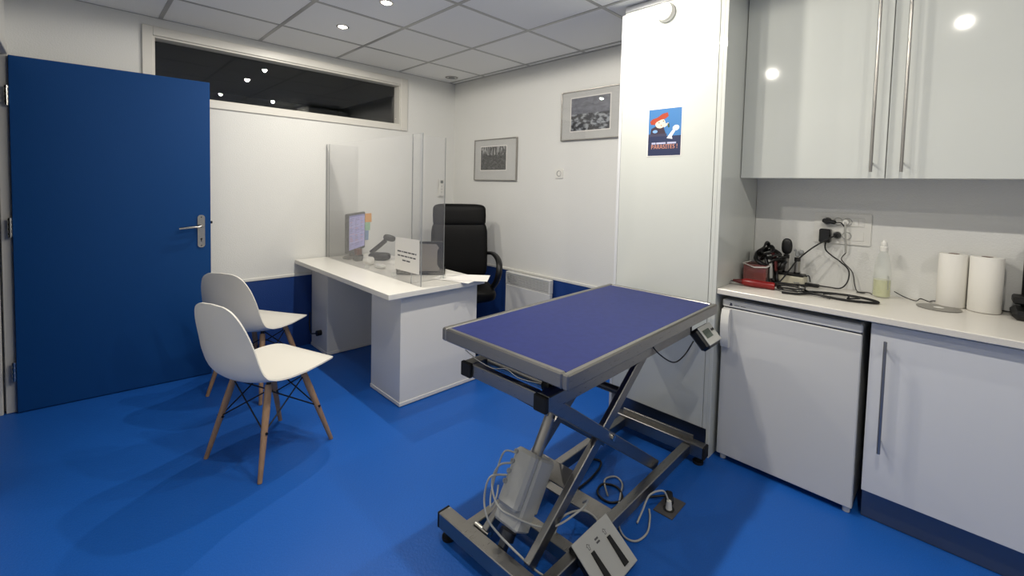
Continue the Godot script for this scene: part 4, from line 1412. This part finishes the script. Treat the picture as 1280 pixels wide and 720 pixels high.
	for k in 7:
		var c := Vector3(-0.21 + 0.012 * k, D + 0.185 - 0.014 * k, 3.095 + 0.01 * k)
		var ax := Basis(Vector3.UP, 0.6 * k) * Basis(Vector3.RIGHT, 0.5 + 0.3 * k)
		var loop := []
		for j in 14:
			var an := TAU * j / 14
			loop.append(c + ax * Vector3(cos(an) * (0.05 + 0.004 * k), sin(an) * 0.034, 0.006 * sin(an * 3)))
		st = new_st()
		tube(st, smooth_path(loop, 3, true), 0.012, 8, true, 0.45)
		put(st, "strap_loop", mt.black, t)
	for a in [[Vector3(-0.17, D + 0.17, 3.13), Vector3(-0.165, D + 0.10, 3.15), Vector3(-0.18, D + 0.03, 3.155), Vector3(-0.20, D + 0.006, 3.17)], [Vector3(-0.21, D + 0.16, 3.10), Vector3(-0.235, D + 0.10, 3.125), Vector3(-0.24, D + 0.04, 3.13), Vector3(-0.25, D + 0.006, 3.135)], [Vector3(-0.18, D + 0.15, 3.11), Vector3(-0.205, D + 0.08, 3.14), Vector3(-0.21, D + 0.02, 3.15), Vector3(-0.24, D + 0.006, 3.16)], [Vector3(-0.19, D + 0.16, 3.06), Vector3(-0.25, D + 0.13, 3.07), Vector3(-0.26, D + 0.11, 3.10), Vector3(-0.23, D + 0.09, 3.135)]]:
		st = new_st()
		tube(st, smooth_path(a, 6), 0.011, 8, false, 0.3)
		put(st, "strap", mt.black, t)
	st = new_st()
	tube(st, smooth_path([Vector3(-0.20, D + 0.15, 3.115), Vector3(-0.222, D + 0.10, 3.137), Vector3(-0.226, D + 0.03, 3.142)], 6), 0.011, 8, false, 0.3)
	put(st, "grey_strap", mt.light_grey, t)
	st = new_st()
	tube(st, smooth_path([Vector3(-0.19, D + 0.165, 3.135), Vector3(-0.2, D + 0.12, 3.155), Vector3(-0.2, D + 0.07, 3.16)], 6), 0.012, 8, false, 0.3)
	put(st, "red_strap", mt.dark_red, t)
	st = new_st()
	cyl(st, Vector3(-0.12, D + 0.11, 3.15), Vector3(-0.12, D + 0.14, 3.155), 0.005)
	tube(st, smooth_path([Vector3(-0.15, D + 0.08, 3.14), Vector3(-0.13, D + 0.11, 3.15), Vector3(-0.12, D + 0.12, 3.155)], 4), 0.003, 8)
	put(st, "buckle", mt.black, t)
	# boxes stacked behind the basket
	single(box_of(-0.13, -0.04, D, D + 0.15, 3.0, 3.055, 0.003), "tall_box", mt.light_grey, "plain light grey box standing in the worktop corner behind the basket", "box")
	# a strip of leads under the charger
	put(cable([Vector3(-0.16, D + 0.008, 3.30), Vector3(-0.19, D + 0.008, 3.25), Vector3(-0.21, D + 0.008, 3.18), Vector3(-0.25, D + 0.008, 3.15), Vector3(-0.30, D + 0.008, 3.2), Vector3(-0.35, D + 0.008, 3.23)], 0.006), "cord", mt.black, dset)
	t = thing("lead_connector", "flat black connector on a short loop of lead beside the charger", "connector", Vector3(-0.13, D, 3.31))
	st = new_st()
	bx(st, Vector3(-0.13, D + 0.009, 3.31), Vector3(0.03, 0.016, 0.07), 0.004)
	put(st, "body", mt.black, t)
	put(cable([Vector3(-0.13, D + 0.012, 3.275), Vector3(-0.11, D + 0.04, 3.275), Vector3(-0.1, D + 0.05, 3.29), Vector3(-0.11, D + 0.02, 3.30)], 0.003), "flex", mt.black, t)
	# red clippers
	t = thing("hair_clippers", "red hair clippers lying at the edge of the worktop", "clippers", Vector3(-0.41, D, 3.11))
	var ca := Vector3(-0.405, D + 0.021, 3.05)
	var q := frame_of(Vector3(0.03, -0.005, 0.2))
	st = new_st()
	lathe(st, [Vector2(0, 0), Vector2(0.012, 0), Vector2(0.020, 0.02), Vector2(0.022, 0.07), Vector2(0.019, 0.11), Vector2(0.021, 0.145), Vector2(0.018, 0.155), Vector2(0, 0.157)], ca, q, 24, Vector2(1.0, 0.95))
	put(st, "body", mt.red, t)
	st = new_st()
	lathe(st, [Vector2(0, -0.038), Vector2(0.007, -0.038), Vector2(0.0155, 0.002), Vector2(0.0155, 0.006), Vector2(0, 0.006)], ca, q, 20, Vector2(1.25, 0.85))
	put(st, "nose", mt.dark_red, t)
	st = new_st()
	bx(st, ca + q * Vector3(0, -0.042, -0.004), Vector3(0.026, 0.014, 0.004), 0.0005, q)
	put(st, "blade", mt.steel_dark, t)
	st = new_st()
	bx(st, ca + q * Vector3(-0.02, 0.03, 0.0), Vector3(0.006, 0.02, 0.014), 0.002, q)
	put(st, "switch", mt.grey_plastic, t)
	# clipper cord, coiled
	var coil := [Vector3(-0.38, D + 0.02, 3.205)]
	for k in 16:
		var an := 0.4 + k * 0.9
		coil.append(Vector3(-0.36 + 0.05 * sin(an), D + 0.005 + 0.0016 * k, 3.27 + 0.06 * cos(an)))
	coil.append(Vector3(-0.38, D + 0.015, 3.36))
	coil.append(Vector3(-0.40, D + 0.005, 3.44))
	put(cable(coil, 0.0035, 6), "cord", mt.black, t)
	# stethoscope
	t = thing("stethoscope", "black stethoscope with a chrome chest piece on the worktop", "stethoscope", Vector3(-0.35, D, 3.4))
	st = new_st()
	tube(st, smooth_path([Vector3(-0.36, D + 0.012, 3.325), Vector3(-0.31, D + 0.008, 3.36), Vector3(-0.26, D + 0.006, 3.43), Vector3(-0.25, D + 0.006, 3.50), Vector3(-0.27, D + 0.006, 3.57), Vector3(-0.31, D + 0.006, 3.605), Vector3(-0.34, D + 0.006, 3.59), Vector3(-0.37, D + 0.006, 3.53), Vector3(-0.38, D + 0.006, 3.47), Vector3(-0.37, D + 0.006, 3.42), Vector3(-0.38, D + 0.01, 3.36), Vector3(-0.42, D + 0.006, 3.31), Vector3(-0.44, D + 0.006, 3.25)], 8), 0.0055, 10)
	put(st, "tubing", mt.rubber, t)
	st = new_st()
	tube(st, smooth_path([Vector3(-0.37, D + 0.012, 3.50), Vector3(-0.33, D + 0.015, 3.54), Vector3(-0.29, D + 0.012, 3.52), Vector3(-0.28, D + 0.01, 3.46), Vector3(-0.31, D + 0.008, 3.42)], 8), 0.0035, 10)
	tube(st, smooth_path([Vector3(-0.37, D + 0.012, 3.50), Vector3(-0.34, D + 0.022, 3.50), Vector3(-0.32, D + 0.018, 3.46), Vector3(-0.34, D + 0.01, 3.40)], 8), 0.0035, 10)
	put(st, "ear_tube", mt.black, t)
	st = new_st()
	lathe(st, [Vector2(0, 0), Vector2(0.02, 0), Vector2(0.022, 0.004), Vector2(0.019, 0.009), Vector2(0.008, 0.012), Vector2(0.007, 0.022), Vector2(0.014, 0.026), Vector2(0.013, 0.032), Vector2(0, 0.033)], Vector3(-0.375, D + 0.004, 3.31), frame_of(Vector3(0.15, 1, 0.25)), 24)
	put(st, "chest_piece", mt.chrome, t)
	# bottle of pale yellow liquid
	t = thing("squeeze_bottle", "clear bottle with a white cap and pale yellow liquid", "bottle", Vector3(-0.12, D, 3.595))
	var b := Vector3(-0.12, D, 3.595)
	var prof := [Vector2(0, 0.001), Vector2(0.031, 0.001), Vector2(0.035, 0.006), Vector2(0.035, 0.07), Vector2(0.034, 0.12), Vector2(0.029, 0.17), Vector2(0.021, 0.205), Vector2(0.015, 0.222), Vector2(0.014, 0.23)]
	st = new_st()
	lathe(st, prof, b, Basis.IDENTITY, 32)
	put(st, "flask", mt.clear_plastic, t)
	st = new_st()
	lathe(st, [Vector2(0, 0.004), Vector2(0.029, 0.004), Vector2(0.033, 0.008), Vector2(0.033, 0.085), Vector2(0, 0.085)], b, Basis.IDENTITY, 32)
	put(st, "liquid", mt.liquid, t)
	st = new_st()
	lathe(st, [Vector2(0, 0.223), Vector2(0.0165, 0.223), Vector2(0.0165, 0.243), Vector2(0.012, 0.247), Vector2(0.0125, 0.262), Vector2(0.009, 0.272), Vector2(0.004, 0.277), Vector2(0, 0.278)], b, Basis.IDENTITY, 24)
	put(st, "cap", mt.white_plastic, t)
	st = new_st()
	for k in 9: bx(st, b + Vector3(-0.0245, 0.045 + 0.0075 * k, 0.0245), Vector3(0.001, 0.0035, 0.009 + 0.003 * (k % 3)), 0.0, Basis(Vector3.UP, -0.785))
	put(st, "label_print", mt.grey_plastic, t)
	# paper rolls
	for a in [[Vector3(-0.085, D, 3.835), 0.049, "narrow roll of white paper towel standing against the bigger roll"], [Vector3(-0.1, D, 3.938), 0.053, "thick roll of white paper towel standing on the worktop"]]:
		t = thing("paper_towel_roll", a[2], "paper roll", a[0], 0, "paper towel rolls")
		st = new_st()
		lathe(st, [Vector2(0.019, 0.001), Vector2(a[1] - 0.002, 0.001), Vector2(a[1], 0.004), Vector2(a[1], 0.235), Vector2(a[1] - 0.002, 0.238), Vector2(0.019, 0.238), Vector2(0.019, 0.001)], Vector3.ZERO, Basis.IDENTITY, 40)
		put(st, "paper", mt.tissue, t, false)
		st = new_st()
		lathe(st, [Vector2(0.0185, 0.001), Vector2(0.0185, 0.2385), Vector2(0.0165, 0.2385), Vector2(0.0165, 0.001), Vector2(0.0185, 0.001)], Vector3.ZERO, Basis.IDENTITY, 24)
		put(st, "core", mt.brown, t, false)
	# grey disc with a pale centre
	t = thing("metal_disc", "flat grey disc with a pale centre on the worktop", "disc", Vector3(-0.185, D, 3.80))
	st = new_st()
	lathe(st, [Vector2(0.018, 0.0), Vector2(0.074, 0.0), Vector2(0.075, 0.002), Vector2(0.074, 0.003), Vector2(0.018, 0.003)], Vector3(-0.185, D, 3.80), Basis.IDENTITY, 40)
	put(st, "ring", mt.alu, t)
	st = new_st()
	lathe(st, [Vector2(0.0, 0.0), Vector2(0.0175, 0.0), Vector2(0.0175, 0.0035), Vector2(0, 0.0035)], Vector3(-0.185, D, 3.80), Basis.IDENTITY, 24)
	put(st, "centre", mt.white_plastic, t)
	# thin lead behind
	single(cable([Vector3(-0.09, D + 0.03, 3.64), Vector3(-0.10, D + 0.012, 3.68), Vector3(-0.11, D + 0.004, 3.72), Vector3(-0.08, D + 0.012, 3.735), Vector3(-0.08, D + 0.004, 3.765), Vector3(-0.036, D + 0.004, 3.785), Vector3(-0.0335, D + 0.004, 3.9), Vector3(-0.0335, D + 0.004, 4.02)], 0.0022), "thin_lead", mt.black, "thin black lead running along the worktop behind the paper rolls", "lead")
	# black bench instrument, mostly out of the frame
	t = thing("bench_instrument", "black bench instrument standing beside the thick paper roll", "instrument", Vector3(-0.1, D, 4.082))
	st = new_st()
	bx(st, Vector3(-0.12, D + 0.02, 4.09), Vector3(0.17, 0.038, 0.15), 0.014)
	put(st, "base", mt.black, t)
	st = new_st()
	bx(st, Vector3(-0.056, D + 0.16, 4.08), Vector3(0.04, 0.26, 0.07), 0.012)
	put(st, "arm", mt.black, t)
	st = new_st()
	bx(st, Vector3(-0.115, D + 0.075, 4.082), Vector3(0.1, 0.03, 0.13), 0.006)
	put(st, "stage", mt.black, t)
	st = new_st()
	cyl(st, Vector3(-0.12, D + 0.24, 4.082), Vector3(-0.17, D + 0.33, 4.082), 0.02)
	cyl(st, Vector3(-0.13, D + 0.13, 4.082), Vector3(-0.13, D + 0.22, 4.082), 0.015)
	bx(st, Vector3(-0.1, D + 0.25, 4.082), Vector3(0.12, 0.05, 0.07), 0.01)
	put(st, "optics", mt.black, t)

# ------------------------------------------------------------------ things on the floor
func floor_things() -> void:
	# foot switch leaning on the base of the table
	var fs := thing("foot_switch", "white foot switch with two black pedals by the table base", "foot switch", Vector3(-1.562, 0, 2.99), 0.028)
	var q := Basis(Vector3(1, 0, 0), -PI / 2 + 0.64) # the face's up direction climbs towards the rail
	var c := Vector3(0, 0.068, 0.02)
	var st := new_st()
	bx(st, c + q * Vector3(0, 0, -0.016), Vector3(0.215, 0.17, 0.03), 0.004, q)
	put(st, "housing", mt.black, fs, false)
	st = new_st()
	bx(st, c, Vector3(0.225, 0.175, 0.006), 0.002, q)
	var plate := put(st, "face_plate", mt.light_grey, fs, false)
	for s in [-1.0, 1.0]:
		st = new_st()
		prism(st, PackedVector2Array([Vector2(-0.012, -0.07), Vector2(0.014, -0.07), Vector2(0.010, 0.03), Vector2(-0.006, 0.03)]), 0.002, 0.009, c + q * Vector3(s * 0.052, 0, 0), q)
		put(st, "pedal", mt.rubber, plate, false)
		st = new_st()
		# outlined arrow marks
		for g in [[-0.004, 0.045, 0.0015, 0.012], [0.004, 0.045, 0.0015, 0.012], [0, 0.039, 0.008, 0.0015]]:
			bx(st, c + q * Vector3(s * 0.052 + g[0], g[1], 0.0033), Vector3(g[2], g[3], 0.0006), 0.0, q)
		for g in [[-0.0045, 0.7], [0.0045, -0.7]]:
			bx(st, c + q * Vector3(s * 0.052 + g[0], 0.054, 0.0033), Vector3(0.013, 0.0015, 0.0006), 0.0, q * Basis(Vector3(0, 0, 1), g[1]))
		put(st, "arrow_mark", mt.ink, plate, false)
	st = new_st()
	for k in 2: bx(st, c + q * Vector3(0, 0.05 - 0.011 * k, 0.0033), Vector3(0.02, 0.006, 0.0006), 0.0, q)
	put(st, "lettering", mt.ink, plate, false)
	# floor outlet with plugs
	var t := thing("floor_outlet", "square metal floor outlet with a plug in it", "outlet", Vector3(-1.073, 0, 3.02), 0.03)
	st = new_st()
	bx(st, Vector3(0, 0.002, 0), Vector3(0.14, 0.005, 0.085), 0.001)
	put(st, "plate", mt.outlet_metal, t, false)
	st = new_st()
	cyl(st, Vector3(-0.02, 0.004, 0.005), Vector3(-0.02, 0.006, 0.005), 0.024)
	put(st, "socket_cup", mt.black, t, false)
	st = new_st()
	cyl(st, Vector3(-0.02, 0.006, 0.005), Vector3(-0.02, 0.04, 0.005), 0.014, 0.01)
	put(st, "white_plug", mt.white_plastic, t, false)
	st = new_st()
	bx(st, Vector3(0.03, 0.02, -0.015), Vector3(0.07, 0.025, 0.03), 0.006, Basis(Vector3.UP, 0.5))
	put(st, "black_plug", mt.black, t, false)
	# leads on the floor
	put(cable([Vector3(-1.09, 0.04, 3.02), Vector3(-1.10, 0.075, 3.0), Vector3(-1.16, 0.07, 2.97), Vector3(-1.22, 0.03, 2.97), Vector3(-1.27, 0.006, 2.975)], 0.004), "white_cord", mt.cable_white, t)
	put(cable([Vector3(-1.16, 0.006, 2.97), Vector3(-1.21, 0.006, 3.0), Vector3(-1.29, 0.006, 3.03), Vector3(-1.36, 0.006, 3.02), Vector3(-1.37, 0.006, 2.97), Vector3(-1.30, 0.006, 2.90), Vector3(-1.18, 0.006, 2.84), Vector3(-1.10, 0.006, 2.80), Vector3(-1.08, 0.006, 2.75), Vector3(-1.14, 0.006, 2.73), Vector3(-1.22, 0.006, 2.8)], 0.004), "white_cord", mt.cable_white, t)
	put(cable([Vector3(-1.04, 0.02, 2.99), Vector3(-1.09, 0.012, 2.94), Vector3(-1.16, 0.006, 2.885), Vector3(-1.25, 0.006, 2.83), Vector3(-1.24, 0.006, 2.76), Vector3(-1.17, 0.006, 2.74), Vector3(-1.14, 0.006, 2.80), Vector3(-1.2, 0.006, 2.86), Vector3(-1.32, 0.006, 2.86)], 0.005), "black_cord", mt.black, t)
	put(cable([Vector3(-1.30, 0.006, 2.68), Vector3(-1.2, 0.006, 2.68), Vector3(-1.08, 0.006, 2.66), Vector3(-1.03, 0.006, 2.63), Vector3(-1.06, 0.006, 2.59), Vector3(-1.15, 0.006, 2.6)], 0.005), "black_cord", mt.black, t)
	put(cable([Vector3(-1.62, 0.02, 2.93), Vector3(-1.66, 0.05, 2.86), Vector3(-1.6, 0.11, 2.83), Vector3(-1.52, 0.13, 2.87), Vector3(-1.48, 0.10, 2.915), Vector3(-1.5, 0.06, 2.955)], 0.004), "cord", mt.cable_white, fs)
